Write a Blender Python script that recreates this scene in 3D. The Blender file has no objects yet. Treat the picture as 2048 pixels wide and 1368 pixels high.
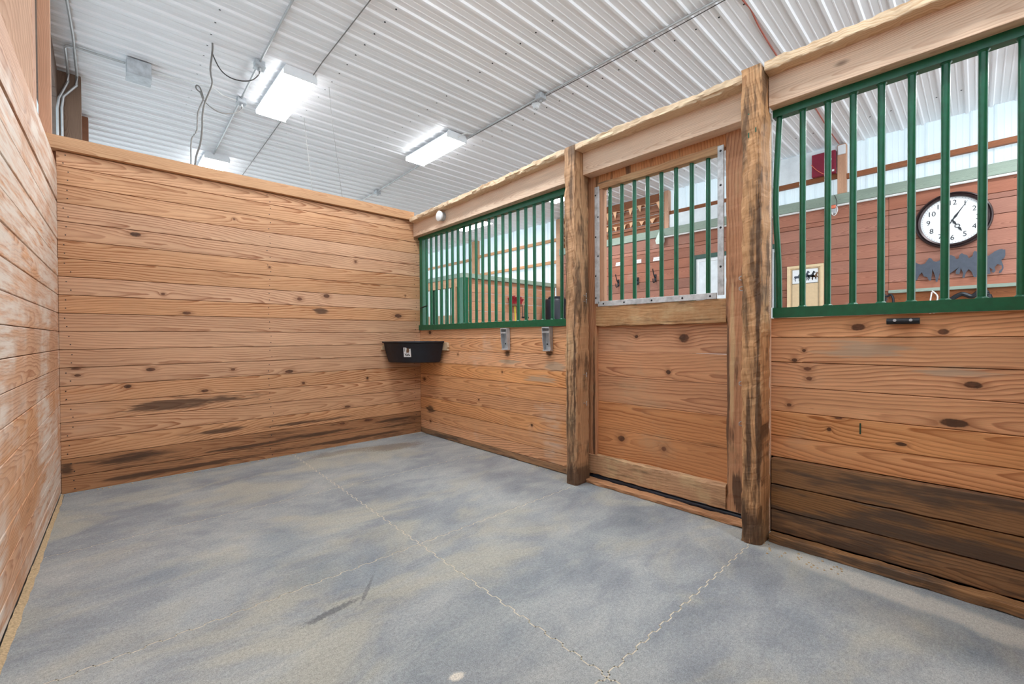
import bpy, bmesh, math, random
from mathutils import Vector, Matrix, noise

sc = bpy.context.scene
C = sc.collection
PI = math.pi
R = random.Random(7)

# ------------------------------------------------------------------ camera
YAW, PITCH, ROLL, FPX = 0.7532, -0.0108, -0.0053, 871.6
CAM = Vector((-2.7656, -4.5468, 1.1303))
Fw = Vector((math.sin(YAW)*math.cos(PITCH), math.cos(YAW)*math.cos(PITCH), math.sin(PITCH)))
Rt0 = Vector((math.cos(YAW), -math.sin(YAW), 0)); Up0 = Rt0.cross(Fw)
Rt = Rt0*math.cos(ROLL) + Up0*math.sin(ROLL); Up = Up0*math.cos(ROLL) - Rt0*math.sin(ROLL)
cd = bpy.data.cameras.new('camera'); cam = bpy.data.objects.new('camera', cd); C.objects.link(cam)
M = Matrix.Identity(4)
for i in range(3):
    M[i][0] = Rt[i]; M[i][1] = Up[i]; M[i][2] = -Fw[i]; M[i][3] = CAM[i]
cam.matrix_world = M
cd.sensor_width = 36; cd.sensor_fit = 'HORIZONTAL'; cd.lens = FPX/2048*36; cd.clip_start = .02; cd.clip_end = 200
sc.camera = cam

# ------------------------------------------------------------------ world, exposure
w = bpy.data.worlds.new('World'); sc.world = w; w.use_nodes = True
bg = w.node_tree.nodes['Background']; bg.inputs[0].default_value = (.86, .94, 1, 1); bg.inputs[1].default_value = 3.0
LAMP = 44.0; LAMP_SIDE = 9.0
sc.view_settings.view_transform = 'Standard'; sc.view_settings.look = 'None'
sc.view_settings.gamma = 1; sc.view_settings.use_curve_mapping = False
sc.view_settings.exposure = 0.3
sc.cycles.max_bounces = 7; sc.cycles.diffuse_bounces = 5; sc.cycles.caustics_reflective = False; sc.cycles.caustics_refractive = False

# ------------------------------------------------------------------ node helpers
def s2l(r, g, b):
    f = lambda v: (v/255/12.92 if v/255 <= .04045 else ((v/255+.055)/1.055)**2.4)
    return (f(r), f(g), f(b), 1)
class NT:
    def __init__(s, name):
        s.m = bpy.data.materials.new(name); s.m.use_nodes = True; s.t = s.m.node_tree; s.n = s.t.nodes
        s.b = s.n['Principled BSDF']
    def new(s, typ, **kw):
        n = s.n.new(typ)
        for k, v in kw.items(): setattr(n, k, v)
        return n
    def put(s, sock, v):
        if hasattr(v, 'is_linked') or isinstance(v, bpy.types.NodeSocket): s.t.links.new(v, sock)
        elif isinstance(v, (tuple, list)) and len(v) == 3 and sock.type == 'RGBA': sock.default_value = (*v, 1)
        else: sock.default_value = v
    def math(s, op, a, b=None, c=None, clamp=False):
        n = s.new('ShaderNodeMath', operation=op); n.use_clamp = clamp
        for i, v in enumerate((a, b, c)):
            if v is not None: s.put(n.inputs[i], v)
        return n.outputs[0]
    def vmath(s, op, a, b=None):
        n = s.new('ShaderNodeVectorMath', operation=op); s.put(n.inputs[0], a)
        if b is not None: s.put(n.inputs[1], b)
        return n.outputs['Value'] if op in ('LENGTH', 'DISTANCE', 'DOT_PRODUCT') else n.outputs[0]
    def mix(s, f, a, b, blend='MIX'):
        n = s.new('ShaderNodeMix', data_type='RGBA', blend_type=blend)
        s.put(n.inputs[0], f); s.put(n.inputs[6], a); s.put(n.inputs[7], b); return n.outputs[2]
    def ramp(s, f, stops, interp='LINEAR'):
        n = s.new('ShaderNodeValToRGB'); n.color_ramp.interpolation = interp
        e = n.color_ramp.elements
        while len(e) < len(stops): e.new(.5)
        for q, (p, c) in zip(e, stops):
            q.position = p; q.color = c if isinstance(c, tuple) else (c, c, c, 1)
        s.put(n.inputs[0], f); return n.outputs[0]
    def smooth(s, v, lo, hi):
        n = s.new('ShaderNodeMapRange', interpolation_type='SMOOTHSTEP')
        s.put(n.inputs[0], v); n.inputs[1].default_value = lo; n.inputs[2].default_value = hi; return n.outputs[0]
    def noise(s, vec, scale=1, detail=2, rough=.5, dist=0):
        n = s.new('ShaderNodeTexNoise'); s.put(n.inputs['Vector'], vec)
        n.inputs['Scale'].default_value = scale; n.inputs['Detail'].default_value = detail
        n.inputs['Roughness'].default_value = rough; n.inputs['Distortion'].default_value = dist
        return n.outputs[0]
    def comb(s, x, y, z):
        n = s.new('ShaderNodeCombineXYZ')
        for i, v in enumerate((x, y, z)): s.put(n.inputs[i], v)
        return n.outputs[0]
    def sep(s, v):
        n = s.new('ShaderNodeSeparateXYZ'); s.put(n.inputs[0], v); return n.outputs
    def bump(s, h, strength=.3, dist=.003):
        n = s.new('ShaderNodeBump'); s.put(n.inputs['Height'], h)
        n.inputs['Strength'].default_value = strength; n.inputs['Distance'].default_value = dist
        s.t.links.new(n.outputs[0], s.b.inputs['Normal'])
    def fin(s, col=None, rough=.6, metal=0, spec=None):
        if col is not None: s.put(s.b.inputs['Base Color'], col)
        s.put(s.b.inputs['Roughness'], rough); s.put(s.b.inputs['Metallic'], metal)
        if spec is not None: s.put(s.b.inputs['Specular IOR Level'], spec)
        return s.m

def plain(name, rgb, rough=.5, metal=0, var=.12, scale=18, bump=0, spec=None):
    t = NT(name); geo = t.new('ShaderNodeNewGeometry').outputs['Position']
    n = t.noise(geo, scale, 4, .6)
    c = s2l(*rgb)
    lo = tuple(v*(1-var) for v in c[:3]) + (1,); hi = tuple(min(1, v*(1+var)) for v in c[:3]) + (1,)
    col = t.ramp(n, [(.3, lo), (.7, hi)])
    if bump: t.bump(t.noise(geo, scale*8, 3), bump, .002)
    return t.fin(col, rough, metal, spec)

def wood(name, axis, early, late, tint=.13, ring=52, pith=.04, taper=.02, knots=(), stains=(), plane='xz',
         pale=None, palecol=(214, 200, 184), grime=None, grimecol=(62, 46, 36), rough=.62, wander=.22, bumpd=.0016,
         autoknots=.0, patches=(), patchcol=(182, 164, 142), ringmix=.9):
    """procedural flat-sawn timber: growth rings cut by the board face, per-board offsets, knots and stains of their own shape"""
    t = NT(name)
    tc = t.new('ShaderNodeTexCoord').outputs['Object']
    oi = t.new('ShaderNodeObjectInfo').outputs['Random']
    pos = t.new('ShaderNodeNewGeometry').outputs['Position']
    x, y, z = t.sep(tc)[0:3]
    a, c, d = {'x': (x, z, y), 'y': (y, z, x), 'z': (z, y, x)}[axis]
    r2 = t.math('FRACT', t.math('MULTIPLY', oi, 17.31)); r3 = t.math('FRACT', t.math('MULTIPLY', oi, 91.7))
    off = t.math('MULTIPLY', oi, 61.0)
    al = t.math('ADD', a, off)
    # knot / stain distance fields (world space, each with its own outline)
    def field(lst):
        cur = None
        for q in lst:
            (u, v, su, sv) = q[:4]
            cen = (u, 0, v) if plane == 'xz' else (0, u, v)
            scl = (1/su, 0, 1/sv) if plane == 'xz' else (0, 1/su, 1/sv)
            l = t.vmath('LENGTH', t.vmath('MULTIPLY', t.vmath('SUBTRACT', pos, cen), scl))
            cur = l if cur is None else t.math('MINIMUM', cur, l)
        return cur
    kd = field(knots); sd = field(stains); pd = field(patches)
    # rings
    wn = t.noise(t.comb(t.math('MULTIPLY', al, .55), oi, r2), 1, 2)
    y0 = t.math('MULTIPLY', t.math('SUBTRACT', wn, .5), wander)
    cc = t.math('SUBTRACT', t.math('SUBTRACT', c, y0), t.math('MULTIPLY', t.math('SUBTRACT', r2, .5), .14))
    dd = t.math('ADD', d, pith)
    rad = t.math('SQRT', t.math('ADD', t.math('MULTIPLY', cc, cc), t.math('MULTIPLY', dd, dd)))
    dn = t.noise(t.comb(t.math('MULTIPLY', al, 2.2), t.math('MULTIPLY', c, 9), off), 1, 3, .55)
    tp = t.math('MULTIPLY_ADD', t.math('MULTIPLY', r3, r3), taper*5, taper)
    rr = t.math('ADD', rad, t.math('MULTIPLY', al, tp))
    rr = t.math('ADD', rr, t.math('MULTIPLY', dn, .05))
    if kd is not None:
        rr = t.math('ADD', rr, t.math('MULTIPLY', t.math('POWER', 2.72, t.math('MULTIPLY', kd, -.55)), .035))
    fr = t.math('FRACT', t.math('MULTIPLY', rr, ring))
    rg = t.ramp(fr, [(0, .0), (.4, .12), (.66, .5), (.84, 1.), (.93, .9), (1, .0)])
    fib = t.noise(t.comb(t.math('MULTIPLY', al, 3.5), t.math('MULTIPLY', c, 210), t.math('MULTIPLY', d, 210)), 1, 3, .6)
    # how strongly the figure shows varies along and between boards
    show = t.smooth(t.noise(t.comb(t.math('MULTIPLY', al, .8), t.math('MULTIPLY', c, 4), oi), 1.3, 2), .28, .68)
    amt = t.math('MULTIPLY', rg, t.math('MULTIPLY_ADD', show, ringmix*.6, ringmix*.4))
    col = t.mix(amt, s2l(*early), s2l(*late))
    col = t.mix(t.math('MULTIPLY', t.math('SUBTRACT', fib, .35, clamp=True), .7), col, s2l(*[v*.72 for v in late]))
    bl = t.noise(t.comb(t.math('MULTIPLY', al, 1.3), t.math('MULTIPLY', c, 5), off), 1, 3, .6)
    v = t.math('MULTIPLY_ADD', t.math('SUBTRACT', r3, .5), tint, 1.0)
    v = t.math('MULTIPLY', v, t.math('MULTIPLY_ADD', bl, .44, .78))
    hs = t.new('ShaderNodeHueSaturation'); t.put(hs.inputs['Color'], col); t.put(hs.inputs['Value'], v)
    t.put(hs.inputs['Saturation'], t.math('MULTIPLY_ADD', r2, .14, .9)); col = hs.outputs[0]
    rghn = t.noise(t.vmath('MULTIPLY', pos, (9, 9, 9)), 1, 5, .7)
    streak = t.noise(t.comb(t.math('MULTIPLY', al, 2.6), t.math('MULTIPLY', c, 28), off), 1, 4, .65)
    if pale is not None:
        pn = t.noise(pos, pale[2] if len(pale) > 2 else 1.6, 4, .6)
        pm = t.math('MULTIPLY', t.smooth(pn, pale[0], pale[0]+.17), t.smooth(streak, .3, .62))
        col = t.mix(t.math('MULTIPLY', pm, pale[1]), col, s2l(*palecol))
    if grime is not None:
        gs = grime[2] if len(grime) > 2 else 1.
        gn = t.math('ADD', t.math('MULTIPLY', t.noise(t.comb(t.math('MULTIPLY', al, 1.6*gs), t.math('MULTIPLY', c, 9*gs), t.math('MULTIPLY', d, 9*gs)), 1, 4, .65), .62), t.math('MULTIPLY', streak, .38))
        gm = t.smooth(gn, grime[0], grime[0]+.13)
        col = t.mix(t.math('MULTIPLY', gm, grime[1]), col, s2l(*grimecol))
    if pd is not None:
        e = t.math('ADD', pd, t.math('MULTIPLY', t.math('SUBTRACT', streak, .5), 3.2))
        col = t.mix(t.math('MULTIPLY', t.math('SUBTRACT', 1, t.smooth(e, .5, 1.2)), .7), col, s2l(*patchcol))
    if sd is not None:
        e = t.math('ADD', sd, t.math('MULTIPLY', t.math('SUBTRACT', t.math('MULTIPLY_ADD', fib, .3, t.math('MULTIPLY', streak, .7)), .5), 4.2))
        sm = t.math('SUBTRACT', 1, t.smooth(e, .65, 1.15))
        col = t.mix(t.math('MULTIPLY', sm, .82), col, s2l(70, 52, 42))
    if autoknots:
        vo = t.new('ShaderNodeTexVoronoi'); t.put(vo.inputs['Vector'], t.comb(t.math('MULTIPLY', al, 2.1), t.math('MULTIPLY', c, 4.5), off)); vo.inputs['Scale'].default_value = 1
        ak = t.math('SUBTRACT', 1, t.smooth(vo.outputs['Distance'], .02, autoknots))
        col = t.mix(t.math('MULTIPLY', ak, .8), col, s2l(74, 44, 30))
    if kd is not None:
        e = t.math('ADD', kd, t.math('MULTIPLY', t.math('SUBTRACT', rghn, .5), 1.2))
        km = t.math('SUBTRACT', 1, t.smooth(e, .75, 1.1))
        halo = t.math('SUBTRACT', 1, t.smooth(kd, 1., 2.6))
        col = t.mix(t.math('MULTIPLY', halo, .35), col, s2l(*[q*.78 for q in late]))
        col = t.mix(t.math('MULTIPLY', km, .88), col, t.ramp(rghn, [(.4, s2l(54, 34, 26)), (.62, s2l(112, 70, 50))]))
    h = t.noise(t.comb(t.math('MULTIPLY', a, 4 if bumpd < .003 else 14), t.math('MULTIPLY', c, 120 if bumpd < .003 else 60), t.math('MULTIPLY', d, 60)), 1, 2, .6)
    t.bump(h, .5, bumpd)
    return t.fin(col, t.math('MULTIPLY_ADD', fib, .2, rough-.1), 0, .3)

def k_(lst, s=(.022, .013)):   # knot list with default half sizes
    return [(q[0], q[1], *(q[2:] if len(q) > 2 else s)) for q in lst]

BK = k_([(-2.571, 1.958, .035, .016), (-2.406, 1.499, .016, .01), (-2.25, 1.349, .03, .014), (-2.913, .915, .03, .008), (-2.908, .865, .018, .01),
         (-2.489, .886, .03, .014), (-1.923, .856, .018, .013), (-2.632, .761, .024, .014), (-2.132, .683, .03, .012), (-.79, 1.949, .016, .018),
         (-1.358, 1.517, .028, .018), (-1.098, 1.562, .032, .022), (-.295, 1.382, .045, .022), (-1.46, .811, .035, .016), (-1.329, .69, .016, .012),
         (-.668, .694, .014, .014), (-.886, .407, .035, .012), (-.655, .233, .06, .016), (-.946, .236, .03, .014), (-1.62, 1.80, .012, .01), (-1.9, 2.2, .012, .01), (-.2, 1.62, .01, .01)])
BS = [(-2.27, .598, .42, .045), (-1.158, 1.412, .06, .035), (-2.02, .325, .28, .022), (-2.66, .20, .3, .032), (-2.97, .185, .045, .04),
      (-1.35, .30, .4, .016), (-1.2, .165, .5, .02), (-2.3, .05, .6, .02), (-.9, .06, .7, .018), (-.35, .2, .25, .02), (-1.75, .15, .35, .014)]
R3K = k_([(-4.138, 1.173, .03, .018), (-4.442, 1.145, .02, .014), (-3.863, .997, .014, .01), (-3.907, 1.05, .009, .009), (-3.924, .951, .022, .013),
          (-3.93, .9, .016, .013), (-4.536, .911, .03, .015), (-4.477, .737, .045, .017), (-4.302, .612, .02, .008), (-3.837, .747, .013, .01), (-4.06, .703, .018, .006), (-4.02, .64, .01, .01)])
R3S = []
DRK = k_([(-3.215, 1.119, .034, .03), (-2.858, 1.131, .014, .012), (-2.73, .369, .03, .022), (-3.069, .353, .022, .02), (-3.103, .887, .016, .014)])
R1K = k_([(-.207, 1.191, .03, .018), (-.08, .642, .03, .02), (-.203, .161, .02, .016), (-1.1, .5, .012, .01), (-.75, .95, .014, .012), (-1.46, .8, .012, .01), (-1.85, .35, .014, .012)])
R1S = [(-1.535, .985, .035, .03), (-2.062, .99, .035, .035), (-1.1, .02, 1.3, .03), (-.2, .3, .1, .05)]

E_, L_ = (216, 168, 128), (148, 88, 50)
M_back = wood('pine_back_wall', 'x', E_, L_, knots=BK, stains=BS, pale=(.56, .35, .9), palecol=(216, 184, 158))
M_left = wood('pine_left_wall', 'y', (216, 168, 130), (168, 108, 70), plane='yz', ring=80, pale=(.36, .92, 1.1), palecol=(226, 216, 204), grime=(.6, .4, 1.))
M_left2 = wood('pine_near_wall', 'x', (200, 148, 108), (156, 98, 62))
M_back2 = wood('pine_back_wall_low_boards', 'x', (182, 130, 86), (136, 84, 50), ring=60, knots=BK[-6:], stains=BS, grime=(.5, .75, .7), grimecol=(84, 62, 48), bumpd=.003)
M_r1 = wood('pine_front_wall_near_corner', 'y', (236, 176, 124), (166, 100, 56), plane='yz', knots=R1K, stains=R1S, patches=[(-2.12, .885, .12, .04), (-1.93, .77, .16, .035), (-1.55, .9, .12, .02)], pale=(.56, .5, 1.6))
M_r3 = wood('pine_front_wall_by_door', 'y', (238, 176, 122), (166, 98, 54), plane='yz', knots=R3K, patches=[(-4.164, 1.06, .17, .04), (-4.5, .965, .16, .02)], pale=(.6, .55, 1.7), palecol=(196, 170, 144), tint=.14)
M_kick = wood('oak_kick_boards', 'y', (166, 124, 84), (112, 80, 54), plane='yz', grime=(.45, .85, 1.0), grimecol=(80, 68, 60), ring=80, tint=.3, bumpd=.004)
M_door = wood('weathered_door_boards', 'y', (216, 154, 106), (158, 96, 60), plane='yz', knots=DRK, pale=(.52, .45, 2.2), palecol=(176, 150, 120), grime=(.58, .5, 1.), bumpd=.003, tint=.12)
M_stile = wood('door_stile', 'z', (200, 140, 94), (158, 100, 62), plane='yz', stains=[(-3.5, .8, .012, .5), (-3.56, .2, .03, .12), (-2.5, .5, .012, .5)], patches=[(-3.53, .9, .014, .5), (-3.6, 1.2, .012, .3)], patchcol=(214, 182, 138), pale=(.5, .5, 3), palecol=(190, 160, 120), grime=(.52, .75, 1.5), bumpd=.006, tint=.1)
M_rail = wood('door_rail', 'y', (200, 154, 110), (152, 106, 68), plane='yz', pale=(.46, .6, 4), palecol=(206, 178, 136), grime=(.52, .65, 1.5), bumpd=.006, tint=.1)
M_post = wood('chewed_post', 'z', (204, 158, 114), (150, 106, 70), plane='yz', stains=[(-3.744, 1.15, .009, 1.0), (-3.742, .7, .011, .45), (-3.71, .08, .06, .14), (-3.70, .55, .012, .3), (-2.43, .05, .06, .12), (-2.462, .9, .007, .6), (-2.40, .5, .008, .4)], pale=(.5, .5, 3), palecol=(214, 190, 150), grime=(.47, .8, 1.8), grimecol=(78, 60, 46), ring=70, bumpd=.006, tint=.08)
M_beam = wood('header_beam', 'y', (236, 206, 178), (200, 156, 124), plane='yz', pale=(.5, .45, 1.8), palecol=(226, 204, 182), autoknots=.1, ring=120, tint=.1)
M_cap = wood('chewed_cap', 'y', (236, 210, 178), (204, 164, 124), plane='yz', pale=(.45, .5, 3), palecol=(226, 204, 170), grime=(.62, .5, 1.5), ring=120, bumpd=.006, tint=.08)
M_bcap = wood('back_wall_cap', 'x', (208, 160, 116), (176, 122, 80), autoknots=.1, ring=110, tint=.08)
M_stud = wood('wall_studs', 'z', (206, 160, 130), (172, 122, 92), plane='yz', autoknots=.06, ring=130, tint=.1)
M_studd = wood('dark_studs', 'z', (128, 102, 84), (92, 68, 54), plane='yz', autoknots=.12, ring=130, tint=.1)
M_girt = wood('girt_timber', 'y', (206, 158, 118), (172, 118, 80), plane='yz', ring=120, tint=.1)
M_girtb = wood('brown_timber', 'y', (150, 92, 58), (112, 66, 40), plane='yz', ring=110, tint=.3)
M_tack = wood('red_stained_tack_room_boards', 'y', (172, 114, 92), (130, 78, 62), plane='yz', ring=90, tint=.24, pale=(.62, .3, 1.1), autoknots=.05)
M_box = wood('far_stall_boards', 'x', (214, 156, 120), (176, 112, 78), ring=80, tint=.2, autoknots=.06)
M_boxy = wood('far_stall_side_boards', 'y', (206, 160, 124), (166, 116, 82), plane='yz', ring=80, tint=.2)
M_gcap = wood('weathered_green_trim', 'y', (150, 164, 150), (118, 134, 122), plane='yz', ring=120, tint=.1)
M_gcapx = wood('weathered_green_trim_across', 'x', (158, 172, 156), (128, 144, 130), ring=120, tint=.1)
M_thr = wood('threshold_timber', 'y', (196, 146, 106), (156, 106, 70), plane='yz', grime=(.52, .6, 2), bumpd=.006)
M_block = wood('pale_block', 'x', (214, 186, 150), (186, 150, 112), ring=120)
M_green = plain('green_enamel', (14, 92, 62), .28, 0, .15, 30, .06)
M_greend = plain('dark_green_enamel', (14, 68, 54), .35, 0, .15, 30, .06)
M_galv = plain('galvanised_steel', (188, 192, 196), .5, .3, .2, 14)
M_gwhite = plain('weathered_metal_strip', (196, 198, 200), .5, .35, .3, 22, .1)
M_cond = plain('conduit_steel', (182, 182, 182), .45, .6, .12, 9)
M_rust = plain('rusty_steel', (120, 92, 70), .7, .3, .3, 40)
M_hose = plain('blue_black_rubber', (36, 46, 62), .32, 0, .25, 12)
M_black = plain('black_rubber', (24, 28, 38), .5, 0, .3, 20, .05)
M_blk = plain('black_steel', (30, 34, 40), .45, .2, .2, 30)
M_white = plain('white_plastic', (232, 234, 236), .45, 0, .04, 12)
M_wpaint = plain('white_painted_panel', (228, 234, 238), .7, 0, .1, 5, .2)
M_red = plain('crimson_enamel', (128, 18, 48), .4, 0, .1, 10)
M_redb = plain('red_bristles', (150, 30, 40), .8, 0, .3, 60)
M_yel = plain('yellow_handle', (214, 190, 60), .5)
M_dust = plain('sawdust', (192, 168, 132), .95, 0, .3, 120, .6)
M_dustp = plain('pale_dust', (214, 206, 186), .95, 0, .2, 100)
M_conc = plain('concrete', (138, 136, 130), .85, 0, .15, 3, .1)
M_wire = plain('grey_cable', (120, 116, 112), .6)
M_wired = plain('dark_cable', (62, 58, 56), .6)
M_wirew = plain('white_cable', (224, 224, 222), .5)
M_wirer = plain('red_cable', (170, 92, 76), .6)
M_bluet = plain('dark_blue_plastic', (15, 21, 34), .45, 0, .15, 8)
M_cream = plain('cream_wood_frame', (226, 200, 160), .5, 0, .06, 20)
M_paper = plain('white_print', (232, 234, 236), .6, 0, .03, 30)
M_matte = plain('tan_print', (218, 190, 152), .7, 0, .05, 30)
M_clockrim = plain('bronze_rim', (54, 40, 40), .3, .4, .2, 20)
M_slate = plain('slate_painted_steel', (72, 78, 90), .5, .2, .15, 20)
M_orange = plain('orange_plastic', (226, 120, 90), .5)
M_pink = plain('pennant_cloth', (226, 178, 140), .8, 0, .2, 6)

def m_sheet(name, rgb):
    t = NT(name); pos = t.new('ShaderNodeNewGeometry').outputs['Position']
    n = t.noise(t.vmath('MULTIPLY', pos, (.6, 5, .6)), 1, 4, .6); f = t.noise(pos, 40, 3)
    c = s2l(*rgb); col = t.ramp(t.math('MULTIPLY_ADD', f, .2, t.math('MULTIPLY', n, .8)), [(.25, tuple(v*.93 for v in c[:3])+(1,)), (.7, c)])
    return t.fin(col, .38, 0, .5)
M_ceil = m_sheet('white_ribbed_steel', (240, 240, 242))
M_wsheet = m_sheet('pale_ribbed_sheet', (192, 204, 208))
def m_translucent(base, name, amt):
    m = base.copy(); m.name = name; t = m.node_tree; b = t.nodes['Principled BSDF']; out = t.nodes['Material Output']
    tr = t.nodes.new('ShaderNodeBsdfTranslucent'); tr.inputs[0].default_value = (.86, .95, 1, 1)
    mx = t.nodes.new('ShaderNodeMixShader'); mx.inputs[0].default_value = amt
    t.links.new(b.outputs[0], mx.inputs[1]); t.links.new(tr.outputs[0], mx.inputs[2]); t.links.new(mx.outputs[0], out.inputs[0]); return m
M_lsheet = m_translucent(M_wsheet, 'translucent_fill_sheet', .32)  # left outer sheet; translucency added to throw daylight onto the stall's right wall
M_wsheet = m_translucent(M_wsheet, 'translucent_ribbed_sheet', .16)

def m_lamp():
    t = NT('lit_diffuser'); t.b.inputs['Emission Color'].default_value = (.93, .97, 1, 1); t.b.inputs['Emission Strength'].default_value = LAMP
    return t.fin((.9, .9, .9, 1), .5)
M_lamp = m_lamp()
M_lampside = M_lamp.copy(); M_lampside.name = 'lit_diffuser_side'; M_lampside.node_tree.nodes['Principled BSDF'].inputs['Emission Strength'].default_value = LAMP_SIDE

def m_mat():
    t = NT('stall_mat_rubber'); pos = t.new('ShaderNodeNewGeometry').outputs['Position']
    oi = t.new('ShaderNodeObjectInfo').outputs['Random']
    x, y, z = t.sep(pos)[0:3]
    big = t.noise(t.comb(t.math('MULTIPLY', x, .9), t.math('MULTIPLY', y, 1.2), 1.1), 1.5, 6, .62, .5)
    mid = t.noise(t.comb(t.math('MULTIPLY', x, 1.), t.math('MULTIPLY', y, 1.6), 3.3), 3.4, 5, .6, .6)
    yel = t.noise(t.comb(t.math('MULTIPLY', x, 1.), t.math('MULTIPLY', y, 1.7), 9.1), 1.5, 4, .6, .6)
    fine = t.noise(pos, 240, 2, .7); fine2 = t.noise(pos, 75, 3, .7)
    str_ = t.noise(t.comb(t.math('MULTIPLY', x, 5), t.math('MULTIPLY', y, 34), 0), 1, 4, .7, 1.5)
    v = t.math('ADD', t.math('MULTIPLY', big, .6), t.math('MULTIPLY', mid, .4))
    col = t.ramp(v, [(.3, s2l(120, 126, 134)), (.44, s2l(142, 148, 153)), (.54, s2l(160, 165, 166)), (.68, s2l(180, 183, 180))])
    ym = t.math('MULTIPLY', t.smooth(yel, .48, .68), .6)
    col = t.mix(ym, col, s2l(182, 179, 162))
    bm = t.math('MULTIPLY', t.smooth(t.noise(pos, 1.3, 3, .5), .56, .7), .35)
    col = t.mix(bm, col, s2l(104, 124, 140))
    col = t.mix(t.math('MULTIPLY', t.smooth(str_, .55, .72), .22), col, s2l(190, 190, 184))
    # dark rubber scuff left by a hoof, and a rusty damp patch by the feed tub
    def blob(cx, cy, sx, sy, ang):
        p = t.vmath('SUBTRACT', pos, (cx, cy, 0)); rv = t.new('ShaderNodeVectorRotate', rotation_type='Z_AXIS')
        t.put(rv.inputs['Vector'], p); rv.inputs['Angle'].default_value = ang
        return t.vmath('LENGTH', t.vmath('MULTIPLY', rv.outputs[0], (1/sx, 1/sy, 0)))
    for cx, cy, sx, sy, an, cc, am in ((-2.1, -2.73, .14, .022, -.1, (96, 100, 104), .75), (-1.9, -2.66, .13, .01, -.9, (104, 108, 112), .6), (-.55, -.42, .35, .16, .2, (120, 104, 88), .6),
                                       (-1.1, -.25, .3, .12, 0, (128, 112, 92), .45), (-.25, -4.35, .1, .7, .12, (206, 204, 194), .75), (-1.917, -3.364, .03, .02, .3, (226, 220, 206), .95)):
        b = t.math('ADD', blob(cx, cy, sx, sy, an), t.math('MULTIPLY', t.math('SUBTRACT', fine2, .5), 1.1))
        b = t.math('ADD', b, t.math('MULTIPLY', t.math('SUBTRACT', mid, .5), 1.5))
        col = t.mix(t.math('MULTIPLY', t.math('SUBTRACT', 1, t.smooth(b, .55, 1.1)), am), col, s2l(*cc))
    sp = t.math('ADD', t.math('MULTIPLY', fine, .6), t.math('MULTIPLY', fine2, .4))
    col = t.mix(1.0, col, t.ramp(sp, [(.3, .55), (.5, .97), (.7, 1.45)]), 'MULTIPLY')
    t.bump(sp, .5, .003)
    return t.fin(col, .66, 0, .35)
M_mat = m_mat()

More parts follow.
